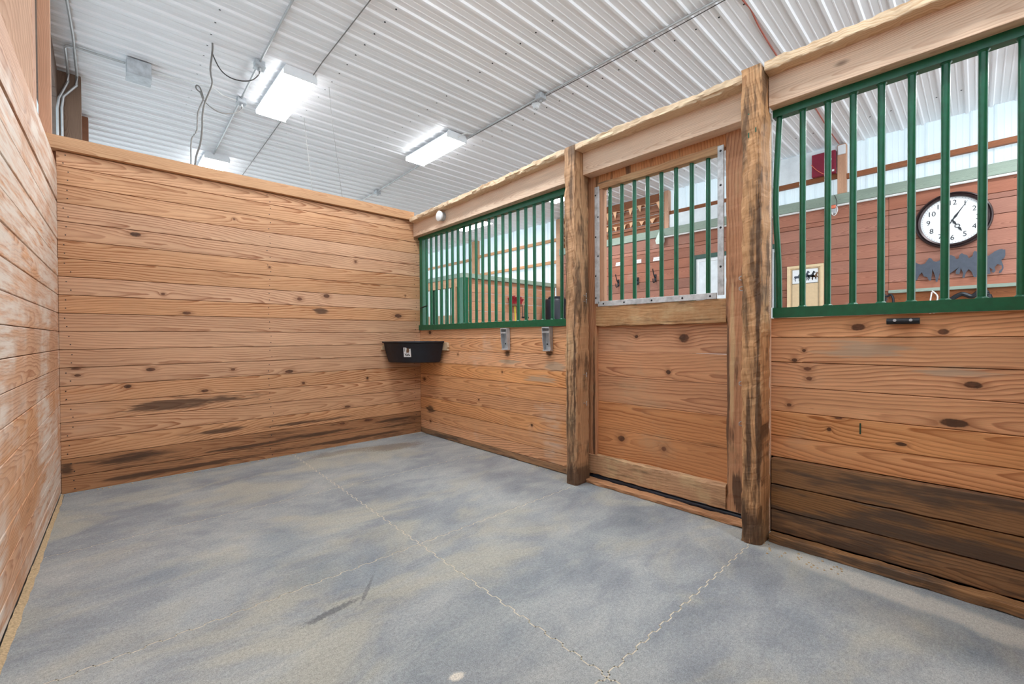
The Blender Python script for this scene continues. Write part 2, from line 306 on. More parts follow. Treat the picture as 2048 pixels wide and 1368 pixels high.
# ------------------------------------------------------------------ mesh helpers
def link(o, parent=None, local=False):
    C.objects.link(o)
    if parent is not None:
        o.parent = parent
        if not local:
            q, off = parent, Vector((0, 0, 0))
            while q: off += q.location; q = q.parent
            o.location = Vector(o.location) - off
    return o
def tag(o, label=None, cat=None, group=None, kind=None):
    if label: o['label'] = label
    if cat: o['category'] = cat
    if group: o['group'] = group
    if kind: o['kind'] = kind
    return o
def empty(name, loc, label=None, cat=None, group=None, kind=None):
    o = bpy.data.objects.new(name, None); o.location = loc; o.empty_display_size = .1
    C.objects.link(o); return tag(o, label, cat, group, kind)
def fixn(me):
    bm = bmesh.new(); bm.from_mesh(me); bmesh.ops.recalc_face_normals(bm, faces=bm.faces); bm.to_mesh(me); bm.free()
class MB:
    def __init__(s): s.v = []; s.f = []
    def add(s, vs, fs):
        o = len(s.v); s.v += [tuple(q) for q in vs]; s.f += [tuple(i+o for i in f) for f in fs]; return s
    def box(s, x0, x1, y0, y1, z0, z1):
        x0, x1 = min(x0, x1), max(x0, x1); y0, y1 = min(y0, y1), max(y0, y1); z0, z1 = min(z0, z1), max(z0, z1)
        return s.add([(x0, y0, z0), (x1, y0, z0), (x1, y1, z0), (x0, y1, z0), (x0, y0, z1), (x1, y0, z1), (x1, y1, z1), (x0, y1, z1)],
                     [(0, 3, 2, 1), (4, 5, 6, 7), (0, 1, 5, 4), (1, 2, 6, 5), (2, 3, 7, 6), (3, 0, 4, 7)])
    def tube(s, pts, r, n=8, cap=True):
        pts = [Vector(p) for p in pts]; rings = []
        for i, p in enumerate(pts):
            d = (pts[min(i+1, len(pts)-1)] - pts[max(i-1, 0)]).normalized()
            ref = Vector((0, 0, 1)) if abs(d.z) < .9 else Vector((1, 0, 0))
            u = d.cross(ref).normalized(); v = d.cross(u)
            rr = r[i] if isinstance(r, (list, tuple)) else r
            rings.append([p + (u*math.cos(2*PI*k/n) + v*math.sin(2*PI*k/n))*rr for k in range(n)])
        vs = [q for g in rings for q in g]; fs = []
        for i in range(len(pts)-1):
            for k in range(n):
                a, b = i*n+k, i*n+(k+1) % n; fs.append((a, b, b+n, a+n))
        if cap: fs += [tuple(range(n))[::-1], tuple(range((len(pts)-1)*n, len(pts)*n))]
        return s.add(vs, fs)
    def prism(s, poly, ax, lo, hi):
        n = len(poly)
        def P(u, v, h): return {'x': (h, u, v), 'y': (u, h, v), 'z': (u, v, h)}[ax]
        vs = [P(u, v, lo) for u, v in poly] + [P(u, v, hi) for u, v in poly]
        return s.add(vs, [tuple(range(n))[::-1], tuple(range(n, 2*n))] + [(i, (i+1) % n, (i+1) % n+n, i+n) for i in range(n)])
    def lathe(s, prof, n=24, ax='z', cen=(0, 0, 0)):
        vs = []; fs = []; m = len(prof)
        for k in range(n):
            a = 2*PI*k/n
            for r, h in prof:
                p = {'z': (r*math.cos(a), r*math.sin(a), h), 'x': (h, r*math.cos(a), r*math.sin(a)), 'y': (r*math.cos(a), h, r*math.sin(a))}[ax]
                vs.append((p[0]+cen[0], p[1]+cen[1], p[2]+cen[2]))
        for k in range(n):
            for j in range(m-1):
                a, b = k*m+j, ((k+1) % n)*m+j; fs.append((a, b, b+1, a+1))
        return s.add(vs, fs)
    def build(s, name, mat, parent=None, smooth=False, origin=None, local=False):
        vs = [Vector(q) for q in s.v]
        lo = Vector([min(q[i] for q in vs) for i in range(3)]); hi = Vector([max(q[i] for q in vs) for i in range(3)])
        c = Vector(origin) if origin else (lo+hi)/2
        me = bpy.data.meshes.new(name); me.from_pydata([q-c for q in vs], [], s.f); me.update(); fixn(me)
        me.materials.append(mat)
        if smooth:
            me.polygons.foreach_set('use_smooth', [True]*len(me.polygons))
        o = bpy.data.objects.new(name, me); o.location = c
        link(o, parent, local)
        if smooth and smooth != 2:
            try: me.set_sharp_from_angle(angle=math.radians(40))
            except Exception: pass
        return o
_bb = {}
def board(name, x0, x1, y0, y1, z0, z1, mat, parent=None, bev=.003, local=False):
    d = (round(x1-x0, 4), round(y1-y0, 4), round(z1-z0, 4)); key = (d, mat.name, bev)
    me = _bb.get(key)
    if me is None:
        bm = bmesh.new(); bmesh.ops.create_cube(bm, size=1)
        bmesh.ops.scale(bm, vec=d, verts=bm.verts)
        if bev: bmesh.ops.bevel(bm, geom=bm.edges[:], offset=min(bev, min(d)*.3), segments=1, affect='EDGES')
        me = bpy.data.meshes.new(name); bm.to_mesh(me); bm.free(); me.materials.append(mat); _bb[key] = me
    o = bpy.data.objects.new(name, me); o.location = ((x0+x1)/2, (y0+y1)/2, (z0+z1)/2)
    return link(o, parent, local)
def smoothpath(pts, n=6):
    pts = [Vector(p) for p in pts]; out = []
    for i in range(len(pts)-1):
        p0, p1, p2, p3 = pts[max(i-1, 0)], pts[i], pts[i+1], pts[min(i+2, len(pts)-1)]
        for k in range(n):
            t = k/n
            out.append(.5*((2*p1) + (p2-p0)*t + (2*p0-5*p1+4*p2-p3)*t*t + (3*p1-p0-3*p2+p3)*t**3))
    return out + [pts[-1]]
def worn(name, ax, a0, a1, u, v, wear, mat, parent=None, n=60, jit=.003, seed=0, zoff=None):
    """a timber along ax with chewed, uneven arrises: wear(t, corner) is the corner radius; u, v are its two other extents"""
    mb = MB(); rings = []
    cs = [(u[0], v[0], 1, 1), (u[1], v[0], -1, 1), (u[1], v[1], -1, -1), (u[0], v[1], 1, -1)]
    for i in range(n+1):
        t = i/n; a = a0 + (a1-a0)*t; ring = []
        for k, (cu, cv, su, sv) in enumerate(cs):
            r = max(.002, wear(t, k) * (0.7 + .8*abs(noise.noise((a*2.6, k*9.1, seed)))+.22*abs(noise.noise((a*19, k*9.1, seed)))))
            pts = [(r, 0), (r*.42, r*.12), (r*.12, r*.42), (0, r)]
            if k in (0, 2): pts = pts[::-1]
            for (pu, pv) in pts:
                j = jit*(noise.noise((a*9, k*3+pu*60, seed+pv*60)) + .5*noise.noise((a*31, k*3+pu*60, seed+pv*60)))
                ring.append((cu+su*(pu+j), cv+sv*(pv+j)))
        rings.append((a, ring))
    m = len(rings[0][1]); vs = []; fs = []
    for i, (a, ring) in enumerate(rings):
        dz = zoff(a) if zoff else 0
        for (p, q) in ring:
            vs.append({'x': (a, p, q+dz), 'y': (p, a, q+dz), 'z': (p, q, a)}[ax])
    for i in range(n):
        for k in range(m):
            b = (k+1) % m; fs.append((i*m+k, i*m+b, (i+1)*m+b, (i+1)*m+k))
    fs += [tuple(range(m))[::-1], tuple(range(n*m, (n+1)*m))]
    mb.add(vs, fs); o = mb.build(name, mat, parent)
    return o

H = 4.27            # underside of the steel ceiling
D = .1334           # board pitch of the back wall
ZK = [.92*D + (17-k)*D for k in range(18)]

# ------------------------------------------------------------------ ground and shell
fl = tag(MB().box(-3.4, 6.3, -9, 14, -.25, -.012).build('floor', M_conc), kind='structure')
# ribbed ceiling, sheet by sheet, ribs across the barn
def ribs(period=.2286, n=4, hgt=.019):
    pr = []
    for k in range(n):
        b = k*period
        for q, h in ((0, hgt), (.012, hgt), (.024, 0), (.072, 0), (.077, .004), (.085, .004), (.090, 0), (.1386, 0), (.1436, .004), (.1516, .004), (.1566, 0), (.2046, 0), (.2166, hgt)):
            pr.append((b+q, h))
    pr.append((n*period, hgt)); return pr
ce = empty('ceiling', (0, 0, H), kind='structure')
pr = ribs(); cw = 4*.2286; y = -1.70 - 8*cw
me = None
for k in range(26):
    if y > 13.5: break
    if me is None:
        n = len(pr); vs = [(-3.2, q, -h) for q, h in pr] + [(6.16, q, -h) for q, h in pr]
        mb = MB().add(vs, [(i, i+1, n+i+1, n+i) for i in range(n-1)])
        # return edge so the sheet has thickness
        o = mb.build('ceiling_sheet', M_ceil, ce, origin=(0, 0, 0)); me = o.data
        sm = o.modifiers.new('thickness', 'SOLIDIFY'); sm.thickness = .0012; sm.offset = 0
    else:
        o = bpy.data.objects.new('ceiling_sheet', me); link(o, ce)
        sm = o.modifiers.new('thickness', 'SOLIDIFY'); sm.thickness = .0012; sm.offset = 0
    o.location = (0, y, 0); y += cw
mb = MB()
for xs in (-1.92, -.69, .52, 1.69, 2.9, 4.1, 5.3):
    for k in range(-22, 40):
        yy = -1.70 + k*.2286 + .045
        if abs(noise.noise((xs*7, yy*3, 0))) < .42: mb.tube([(xs, yy, H-.0005), (xs, yy, H-.005)], .009, 6)
tag(mb.build('screw', M_blk, ce), kind='stuff')

# outer steel walls, far gable
def steel_wall(name, x, y0, y1, z0, z1, side, mat, extra=None):
    wl = empty(name, (x, 0, 0), kind='structure'); me = None; yy = y0
    while yy < y1-.01:
        if me is None:
            n = len(pr); vs = [(side*h, q, z0) for q, h in pr] + [(side*h, q, z1) for q, h in pr]
            o = MB().add(vs, [(i, i+1, n+i+1, n+i) for i in range(n-1)]).build('wall_sheet', mat, wl, origin=(0, 0, 0)); me = o.data
        else: o = bpy.data.objects.new('wall_sheet', me); link(o, wl)
        o.location = (0, yy, 0); yy += cw
    return wl
steel_wall('wall_outer_left', -3.32, -8.6, 13, -.012, H, 1, M_lsheet)
steel_wall('wall_outer_right', 6.16, -8.6, 13, -.012, H, -1, M_wsheet)

# ------------------------------------------------------------------ back wall of the stall
wb = tag(MB().box(-3.02, -.001, .04, .055, .0, 2.5).build('wall_back', M_girtb), kind='structure')
edges = [2.497] + ZK + [.002]
for i in range(len(edges)-1):
    z1, z0 = edges[i], edges[i+1]
    board('board', -3.0, -.002, 0.0 + R.uniform(-.0012, .0012), .038, z0+.0018, z1-.0018, M_back if i < len(edges)-3 else M_back2, wb, .0025)
worn('cap_board', 'x', -3.06, -.1, (-.045, .09), (2.50, 2.595), lambda t, k: .004, M_bcap, wb, 30, .001, 3)

# ------------------------------------------------------------------ left wall (slightly askew)
wl = tag(MB().box(-.055, -.04, -4.95, -.002, 0, 2.38).build('wall_left', M_girtb, origin=(0, 0, 0)), kind='structure')
wl.location = (-3.0, 0, 0); wl.rotation_euler = (0, 0, -.025)
le = [2.128] + ZK[3:] + [.02]
for i in range(len(le)-1):
    o = board('board', -.038, R.uniform(-.0015, .0015), -4.95, -.004, le[i+1]+.002, le[i]-.002, M_left, wl, .0025, local=True)
mb = MB()   # wide top board with a rounded corner end
pts = [(-4.95, 2.142), (-.006, 2.142), (-.006, 2.30), (-.03, 2.352), (-.09, 2.39), (-.2, 2.402), (-4.95, 2.43)]
mb.prism(pts, 'x', -.04, .003); mb.build('top_board', M_left, wl, local=True)

# ------------------------------------------------------------------ near wall, behind the photographer
wn = tag(MB().box(-3.12, -.001, -5.01, -4.995, .0, 2.5).build('wall_near', M_girtb), kind='structure')
for i in range(len(edges)-1): board('board', -3.11, -.06, -4.993, -4.955, edges[i+1]+.0018, edges[i]-.0018, M_left2, wn, .0025)

# ------------------------------------------------------------------ stall front (right wall)
wr = tag(MB().box(.042, .055, -2.46, -.002, 0, 1.22).build('wall_right', M_girtb), kind='structure')
z = 1.219; k = 0
e1 = [1.2215, 1.121, .984, .846, .708, .57, .433, .296, .16, .06, .002]
for i in range(len(e1)-1):
    board('board', R.uniform(-.002, .002), .04, -2.44, .036, e1[i+1]+.0016, e1[i]-.0016, M_r1 if i < len(e1)-2 else M_kick, wr, .0025)
MB().box(.042, .055, -4.95, -3.70, 0, 1.22).build('backing_sheet', M_girtb, wr)
e3 = [1.2315, 1.121, .984, .846, .708, .57, .448]
for i in range(len(e3)-1):
    board('board', R.uniform(-.002, .002), .04, -4.95, -3.70, e3[i+1]+.0014, e3[i]-.0014, M_r3, wr, .0025)
ek = [.452, .306, .168, .045]
for i in range(3):
    worn('kick_board', 'y', -4.95, -3.765, (-.05-(.004 if i == 1 else 0), -.004), (ek[i+1]+.003, ek[i]-.003), lambda t, k: .004, M_kick, wr, 40, .0025, 20+i)
worn('base_board', 'y', -4.95, -3.77, (-.115, -.055), (.001, .046), lambda t, k: .007, M_kick, wr, 60, .005, 31)
MB().box(.042, .055, -4.95, -3.70, .001, .44).build('backing_sheet', M_girtb, wr)

# headers and chewed caps between the posts
def header(name, y0, y1, xf, zb, zt, label, sl=None):
    worn(name, 'y', y0, y1, (xf, .05), (zb, zt), lambda t, k: .004, M_beam, None, 40, .0012, int(abs(y0)*10), sl)['label'] = label
    o = [q for q in C.objects if q.get('label') == label][0]; tag(o, label, 'beam', 'headers over the stall front')
sl1 = lambda a: -.028*(a+2.36)/2.36 if a > -2.36 else 0
header('header_beam', -2.37, -.004, -.09, 2.345, 2.535, 'whitened pine header beam carrying the round white sensor', sl1)
header('header_beam', -3.662, -2.478, -.07, 2.37, 2.537, 'pine header beam above the sliding stall door')
header('header_beam', -4.95, -3.762, -.09, 2.387, 2.55, 'long pine header beam at far right, above the green bars')
def caps(y0, y1, z0, z1, seed, label, sl=None):
    # corner order in worn(): 0 = front low, 1 = back low, 2 = back high, 3 = front high
    o = worn('cap_board', 'y', y0, y1, (-.168, .07), (z0, z1), lambda t, k: ((.03 if abs(noise.noise((t*3.1, seed, 0))) > .12 else .012) if k == 0 else .003), M_cap, None, 260, .008, seed, sl)
    tag(o, label, 'cap board', 'chewed cap boards on the stall front')
caps(-2.37, -.05, 2.533, 2.577, 5, 'pale cap board with gnawed lower edge running from corner to first post', lambda a: -.07*(a+2.36)/2.36*.9 if a > -2.36 else 0)
caps(-3.66, -2.478, 2.535, 2.578, 6, 'pale cap board with gnawed lower edge above the door')
caps(-4.95, -3.762, 2.548, 2.598, 7, 'pale cap board with gnawed lower edge at far right')

# posts
def wear1(t, k):
    lo = 1 if t < .62 else max(0, 1-(t-.62)/.08)
    return .004 + ((.03 if k == 0 else .012) if k in (0, 3) else .0)*lo
po1 = empty('stall_post', (-.085, -2.425, 0), 'gnawed timber post left of the stall door with small metal screw eyes', 'post', 'gnawed stall posts')
worn('post_timber', 'z', .001, 2.577, (-.17, -.002), (-2.475, -2.376), lambda t, k: .004 + ((.028, 0, 0, .02)[k])*(1 if t < .66 else max(0, 1-(t-.66)/.08)), M_post, po1, 160, .006, 11)
po2 = empty('stall_post', (-.12, -3.71, 0), 'heavily gnawed timber post right of the stall door with dark worn edge', 'post', 'gnawed stall posts')
worn('post_timber', 'z', .001, 2.577, (-.212, -.06), (-3.758, -3.662), lambda t, k: .004 + ((.042, 0, 0, .022)[k])*(1 if t < .84 else max(0, 1-(t-.84)/.05)), M_post, po2, 170, .007, 12)
board('trim_strip', -.058, -.028, -3.758, -3.665, .03, 2.37, M_beam, po2, .003)
MB().box(-.028, -.012, -3.758, -3.69, 1.29, 2.34).build('metal_edging', M_gwhite, po2)
for (yy, z0, z1) in ((-3.70, 2.20, 2.33), (-3.735, 2.22, 2.31)): MB().box(-.2128, -.2118, yy-.003, yy+.003, z0, z1).build('paint_streak', M_green, po2)
MB().box(-.0032, -.0018, -4.152, -4.146, .635, .69).build('paint_mark', M_greend, wr)
nl = MB()
for i in range(len(edges)-1):
    zc = (edges[i]+edges[i+1])/2
    for xx in (-2.95, -1.62, -.07):
        for q in (-.03, .03): nl.lathe([(0, -.0022), (.0042, -.0018), (.0045, .001)], 6, 'y', (xx+R.uniform(-.02, .02), 0, zc+q))
tag(nl.build('nail', M_blk, wb), kind='stuff')
def screw_eye(p, d, parent, ang=0):
    p = Vector(p); d = Vector(d); mb = MB()
    mb.tube([p - d*.006, p + d*.012], .0028, 6)
    side = Vector((0, 0, 1)) if ang == 0 else Vector((.6, -.3, .7)).normalized()
    c = p + d*.026; ring = [c + (d*math.cos(a) + side*math.sin(a))*.015 for a in [2*PI*i/16 for i in range(17)]]
    n = d.cross(side)
    ring = [c + ((d*.55+n*.8).normalized()*math.cos(a) + side*math.sin(a))*.016 for a in [PI+2*PI*i/16*.93 for i in range(17)]]
    mb.tube(ring, .003, 6, True)
    return mb.build('screw_eye', M_cond, parent, True)
for zz in (1.449, 1.403, .84, .62): screw_eye((-.066, -2.476, zz), (0, -1, 0), po1)

# ------------------------------------------------------------------ green bar grilles
def grille(name, y0, y1, zb, zbt, ztb, zt, ys, label, bent=None, stile=None):
    g = empty(name, (0, (y0+y1)/2, zb), label, 'bar grille', 'green stall front grilles')
    MB().box(-.026, .026, y0, y1, zb, zbt).build('bottom_rail', M_green, g)
    MB().box(-.026, .026, y0, y1, ztb, zt).build('top_rail', M_green, g)
    me = None
    for i, yy in enumerate(ys):
        if i == bent:
            mid = [(0, yy, zbt-.002), (0, yy+.004, zbt+.25), (0, yy+.016, zbt+.48), (0, yy+.018, zbt+.66), (0, yy+.01, zbt+.85), (0, yy, ztb+.002)]
            MB().tube(smoothpath(mid, 4), .0155, 12).build('bar', M_green, g, True); continue
        if me is None:
            mb = MB().tube([(0, yy, zbt-.002), (0, yy, ztb+.002)], .0152, 14)
            mb.lathe([(.0152, zbt+.008), (.021, zbt+.003), (.0235, zbt-.001)], 12, 'z', (0, yy, 0))
            mb.lathe([(.0152, ztb-.008), (.020, ztb-.003), (.0225, ztb+.001)], 12, 'z', (0, yy, 0))
            o = mb.build('bar', M_green, g, True); me = o.data; z0 = o.location.z
        else:
            o = bpy.data.objects.new('bar', me); o.location = (0, yy, z0+g.location.z); link(o, g)
    if stile: MB().box(-.024, .024, stile[0], stile[1], zbt, ztb).build('side_stile', M_green, g)
    return g
Y1 = [-.149, -.245, -.352, -.455, -.56, -.663, -.766, -.871, -.973, -1.074, -1.177, -1.277, -1.377, -1.48, -1.58, -1.686, -1.787, -1.892, -1.998, -2.1, -2.204]
g1 = grille('bar_grille', -2.374, -.004, 1.222, 1.279, 2.288, 2.34, Y1, 'long green bar grille between the corner and the first post', None, (-.085, -.03))
MB().tube([(-.03, -.06, 1.485), (-.045, -.08, 1.478), (-.04, -.16, 1.492), (-.03, -.2, 1.5)], .007, 8).build('latch_hook', M_blk, g1, True)
Y3 = [-3.789, -3.9, -4.012, -4.117, -4.226, -4.335, -4.447, -4.561, -4.673, -4.785, -4.895]
grille('bar_grille', -4.95, -3.762, 1.232, 1.287, 2.346, 2.395, Y3, 'green bar grille right of the door, with one bent bar', 0)

# ------------------------------------------------------------------ sliding stall door
d = empty('stall_door', (.06, -3.0, .05), 'weathered plank stall door with green bars over its upper half', 'door')
def dbox(n, x0, x1, y0, y1, z0, z1, m, b=.004): return board(n, x0, x1, min(y0, y1), max(y0, y1), z0, z1, m, d, b)
worn('stile', 'z', .06, 2.42, (.028, .085), (-2.525, -2.39), lambda t, k: .005, M_stile, d, 50, .002, 41)
st2 = worn('stile', 'z', .06, 2.42, (.026, .085), (-3.64, -3.492), lambda t, k: .005+(.018 if k == 3 and .04 < t < .5 else 0), M_stile, d, 90, .004, 42)
dbox('top_rail', .03, .085, -3.492, -2.525, 2.29, 2.42, M_stile)
worn('top_bar_rail', 'y', -3.46, -2.545, (.022, .085), (2.262, 2.312), lambda t, k: .006, M_rail, d, 50, .003, 43)
worn('middle_rail', 'y', -3.492, -2.525, (.024, .085), (1.212, 1.362), lambda t, k: .008, M_rail, d, 60, .006, 44)
worn('bottom_rail', 'y', -3.492, -2.45, (.02, .085), (.062, .215), lambda t, k: (.022 if k == 3 else .006), M_rail, d, 80, .007, 45)
for a, b in ((1.213, 1.018), (1.018, .829), (.829, .632), (.632, .428), (.428, .15)):
    dbox('panel_board', .055+R.uniform(-.002, .002), .08, -3.5, -2.515, b+.001, a-.001, M_door, .002)
me = None
for yy in (-2.633, -2.737, -2.842, -2.947, -3.052, -3.158, -3.265, -3.371):
    if me is None:
        o = MB().tube([(.06, yy, 1.35), (.06, yy, 2.30)], .0145, 14).build('bar', M_green, d, True); me = o.data; zc = o.location.z
    else:
        o = bpy.data.objects.new('bar', me); o.location = (.06, yy, zc + d.location.z); link(o, d)
def strip(y0, y1, z0, z1, screws):
    s = board('metal_strip', .016, .027, y0, y1, z0, z1, M_gwhite, d, .002)
    for (yy, zz) in screws: MB().lathe([(0, .013), (.006, .0145), (.0075, .0162)], 8, 'x', (0, yy, zz)).build('screw', M_blk, s)
strip(-2.562, -2.52, 1.385, 2.285, [(-2.53, 2.22), (-2.552, 2.05), (-2.53, 1.9), (-2.552, 1.75), (-2.53, 1.6), (-2.53, 1.43)])
strip(-3.483, -3.445, 1.385, 2.305, [(-3.464, 2.27), (-3.464, 2.06), (-3.464, 1.8), (-3.464, 1.56)])
strip(-3.44, -2.55, 1.363, 1.402, [(-2.6, 1.382), (-2.78, 1.382), (-3.0, 1.382), (-3.22, 1.382), (-3.4, 1.382)])
dbox('inner_strip', .03, .085, -2.585, -2.56, 1.362, 2.262, M_stud, .002)
for zz in (1.474, 1.412, .849, .609): screw_eye((.03, -3.592, zz), (-1, 0, 0), d, 1)
tag(worn('threshold_board', 'y', -3.66, -2.43, (-.045, .03), (.0005, .03), lambda t, k: .012, M_thr, None, 70, .006, 51), 'splintered timber threshold on the floor beneath the door', 'threshold')
tag(MB().tube(smoothpath([(.052, -2.42, .034), (.05, -2.8, .036), (.046, -3.1, .033), (.05, -3.4, .032), (.05, -3.66, .03)], 6), .019, 10).build('rubber_hose', M_hose, None, True), 'black rubber hose lying along the foot of the door', 'hose')

# ------------------------------------------------------------------ corner feed tub
tb = empty('feed_tub', (-.24, -.26, .855), 'black rubber feed tub set in the corner under the bars', 'feed tub')
def plan(r):
    c = Vector((-.035, -.035)); out = [(-.03, -.03)]
    n = 18
    for i in range(n+1):
        a = PI/2*i/n
        q = (abs(math.cos(a))**.86, abs(math.sin(a))**.86)
        out.append((-.035 - r*q[0], -.035 - r*1.07*q[1]))
    return out
lev = [(.385, .857), (.40, .865), (.44, 1.0), (.452, 1.055), (.458, 1.072), (.474, 1.076), (.478, 1.086), (.474, 1.092), (.452, 1.092), (.44, 1.08), (.43, 1.0), (.385, .88)]
vs = []; fs = []; m = 20
for r, z in lev: vs += [(x, y, z) for x, y in plan(r)]
for i in range(len(lev)-1):
    for k in range(m): fs.append((i*m+k, i*m+(k+1) % m, (i+1)*m+(k+1) % m, (i+1)*m+k))
fs += [tuple(range(m))[::-1], tuple(range((len(lev)-1)*m, len(lev)*m))]
MB().add(vs, fs).build('tub_shell', M_black, tb, True)
# paper sticker on the front of the tub
A = math.radians(40); nrm = Vector((-math.cos(A), -math.sin(A), -.18)).normalized()
tx = Vector((math.sin(A), -math.cos(A), 0)); tz = nrm.cross(tx); tz = -tz if tz.z < 0 else tz
def tubpt(zz): 
    r = .40 + (zz-.865)/(1.0-.865)*.04 if zz < 1 else .44 + (zz-1)/.055*.012
    return Vector((-.035 - r*math.cos(A)**.86, -.035 - r*1.07*math.sin(A)**.86, zz))
c0 = (tubpt(.93)+tubpt(1.02))/2 + nrm*.004
def stick(u, v, h): return c0 + tx*u + tz*v + nrm*h
def flat(poly, h0, h1, name, mat, parent):
    n = len(poly); vs = [stick(u, v, h0) for u, v in poly] + [stick(u, v, h1) for u, v in poly]
    return MB().add(vs, [tuple(range(n))[::-1], tuple(range(n, 2*n))] + [(i, (i+1) % n, (i+1) % n+n, i+n) for i in range(n)]).build(name, mat, parent)
st = flat([(-.04, -.052), (.04, -.052), (.04, .052), (-.04, .052)], -.003, .0008, 'sticker', M_paper, tb)
flat([(-.01, -.004), (.018, -.004), (.026, .02), (.022, .044), (.0, .044), (-.008, .02)], .0008, .0014, 'printed_patch', M_rust, st)
for q in (-.03, -.012, .006): flat([(q, -.014), (q+.008, -.014), (q+.026, -.04), (q+.014, -.04)], .0008, .0014, 'printed_mark', M_blk, st)
for q in (.012, .024, .036): flat([(-.034, q), (-.022, q), (-.022, q+.006), (-.034, q+.006)], .0008, .0014, 'printed_line', M_blk, st)
def block(name, pts, ax, lo, hi, label):
    tag(MB().prism(pts, ax, lo, hi).build(name, M_block), label, 'wood block', 'wooden supports of the feed tub')
block('support_block', [(-.51, 1.0), (-.505, 1.04), (-.48, 1.055), (-.485, 1.078), (-.455, 1.082), (-.02, 1.078), (-.02, 1.0)], 'y', -.029, -.003, 'chewed pale wood block under the tub rim on the back wall')
block('support_block', [(-.60, .99), (-.585, 1.01), (-.60, 1.03), (-.585, 1.075), (-.54, 1.082), (-.04, 1.078), (-.04, .99)], 'x', -.029, -.004, 'chewed pale wood block under the tub rim on the front wall')

# steel channel brackets under the left grille
def bracket(y, label):
    b = empty('steel_bracket', (0, y, 1.012), label, 'bracket', 'galvanised brackets below the grille')
    MB().box(-.008, -.003, y-.04, y+.04, 1.012, 1.216).build('back_plate', M_galv, b)
    for s in (-1, 1):
        MB().prism([(-.008, 1.012), (-.03, 1.02), (-.045, 1.1), (-.052, 1.216), (-.008, 1.216)], 'y', y+s*.04-.0025, y+s*.04+.0025).build('side_flange', M_galv, b)
    MB().box(-.05, -.044, y-.042, y+.042, 1.165, 1.18).build('cross_strap', M_galv, b)
    MB().box(-.052, -.004, y-.042, y+.042, 1.206, 1.216).build('top_lip', M_galv, b)
    MB().box(-.04, -.004, y-.042, y+.042, 1.012, 1.024).build('bottom_lip', M_galv, b)
    for s in (-.018, .018): MB().lathe([(0, -.0095), (.007, -.0095), (.008, -.008)], 10, 'x', (0, y+s, 1.07)).build('bolt_head', M_blk, b)
bracket(-1.535, 'galvanised channel bracket below the bars, nearer the feed tub')
bracket(-2.063, 'galvanised channel bracket below the bars, beside the post')
# round white sensor on the header
s = empty('round_sensor', (-.115, -.63, 2.425), 'round white sensor cap on the header beam near the corner', 'sensor')
MB().lathe([(0, -.09), (.046, -.09), (.046, -.135), (0, -.135)], 24, 'x', (0, -.63, 2.425)).build('steel_body', M_galv, s, True)
MB().lathe([(0, -.135), (.054, -.135), (.055, -.15), (.048, -.156), (0, -.158)], 28, 'x', (0, -.63, 2.425)).build('white_cap', M_white, s, True)
# black tube holder under the right rail
h = empty('tube_holder', (-.03, -4.31, 1.19), 'small black steel tube bracket screwed below the right grille', 'bracket')
MB().tube([(-.035, -4.252, 1.196), (-.035, -4.368, 1.196)], .0145, 14).build('tube', M_blk, h, True)
MB().box(-.036, -.003, -4.345, -4.275, 1.186, 1.204).build('mounting_plate', M_blk, h)
for yy in (-4.282, -4.338): MB().lathe([(0, -.0505), (.006, -.0505), (.007, -.047)], 10, 'x', (0, yy, 1.2)).build('rivet', M_galv, h)

# ------------------------------------------------------------------ interlocking rubber mats
def xa(y): return -1.434 + .034*y
def xl(y): return -2.985 + .025*y
rows = [-.004, -1.25, -2.467, -3.712, -4.95]
def teeth(p, q, amp=.011, pitch=.085, seed=0):
    """square-wave joint between two mat corners"""
    p = Vector(p); q = Vector(q); n = max(2, int((q-p).length/pitch)); dd = (q-p)/n; nn = Vector((-dd.y, dd.x)).normalized()*amp; out = [p]
    for i in range(n):
        b = p + dd*i
        out += [b+dd*.2, b+dd*.27+nn, b+dd*.7+nn, b+dd*.77, ]
    return out + [q]
gapw = .0026
def inset(poly):   # pull every vertex a little to the mat's centre
    n = len(poly); area = sum(poly[i].x*poly[(i+1) % n].y - poly[(i+1) % n].x*poly[i].y for i in range(n)); sg = 1 if area > 0 else -1; out = []
    for i in range(n):
        a = (poly[i]-poly[i-1]).normalized(); b = (poly[(i+1) % n]-poly[i]).normalized()
        na = Vector((-a.y, a.x))*sg; nb = Vector((-b.y, b.x))*sg; m = (na+nb); k = max(.35, 1+na.dot(nb))
        out.append(poly[i] + m*(gapw/k))
    return out
names = [['back left, against the left wall', 'back right, below the feed tub'], ['second row at left', 'second row at right, before the first post'],
         ['third row at left, with dark hoof scuffs', 'third row at right, before the stall door'], ['nearest row at left', 'nearest row at right, along the dark kick boards']]
seamh = {}; 
for j in range(5):
    y = rows[j]; inner = j not in (0, 4)
    for side in (0, 1):
        a, b = ((xl(y), y), (xa(y), y)) if side == 0 else ((xa(y), y), (.0, y))
        seamh[j, side] = teeth(a, b) if inner else [Vector(a), Vector(b)]
seamv = {}
for i in range(4):
    seamv[i, 0] = [Vector((xl(rows[i]), rows[i])), Vector((xl(rows[i+1]), rows[i+1]))]
    seamv[i, 1] = teeth((xa(rows[i]), rows[i]), (xa(rows[i+1]), rows[i+1]))
    seamv[i, 2] = [Vector((0, rows[i])), Vector((0, rows[i+1]))]
dust = MB()
for i in range(4):
    for side in (0, 1):
        top = seamh[i, side]; bot = seamh[i+1, side]; lf = seamv[i, side]; rt = seamv[i, side+1]
        poly = top[:-1] + rt[:-1] + bot[::-1][:-1] + lf[::-1][:-1]
        poly = inset(poly)
        mb = MB().prism([(v.x, v.y) for v in poly], 'z', -.012, 0)
        tag(mb.build('rubber_stall_mat', M_mat), 'grey rubber stall mat, ' + names[i][side], 'floor mat', 'interlocking rubber stall mats')
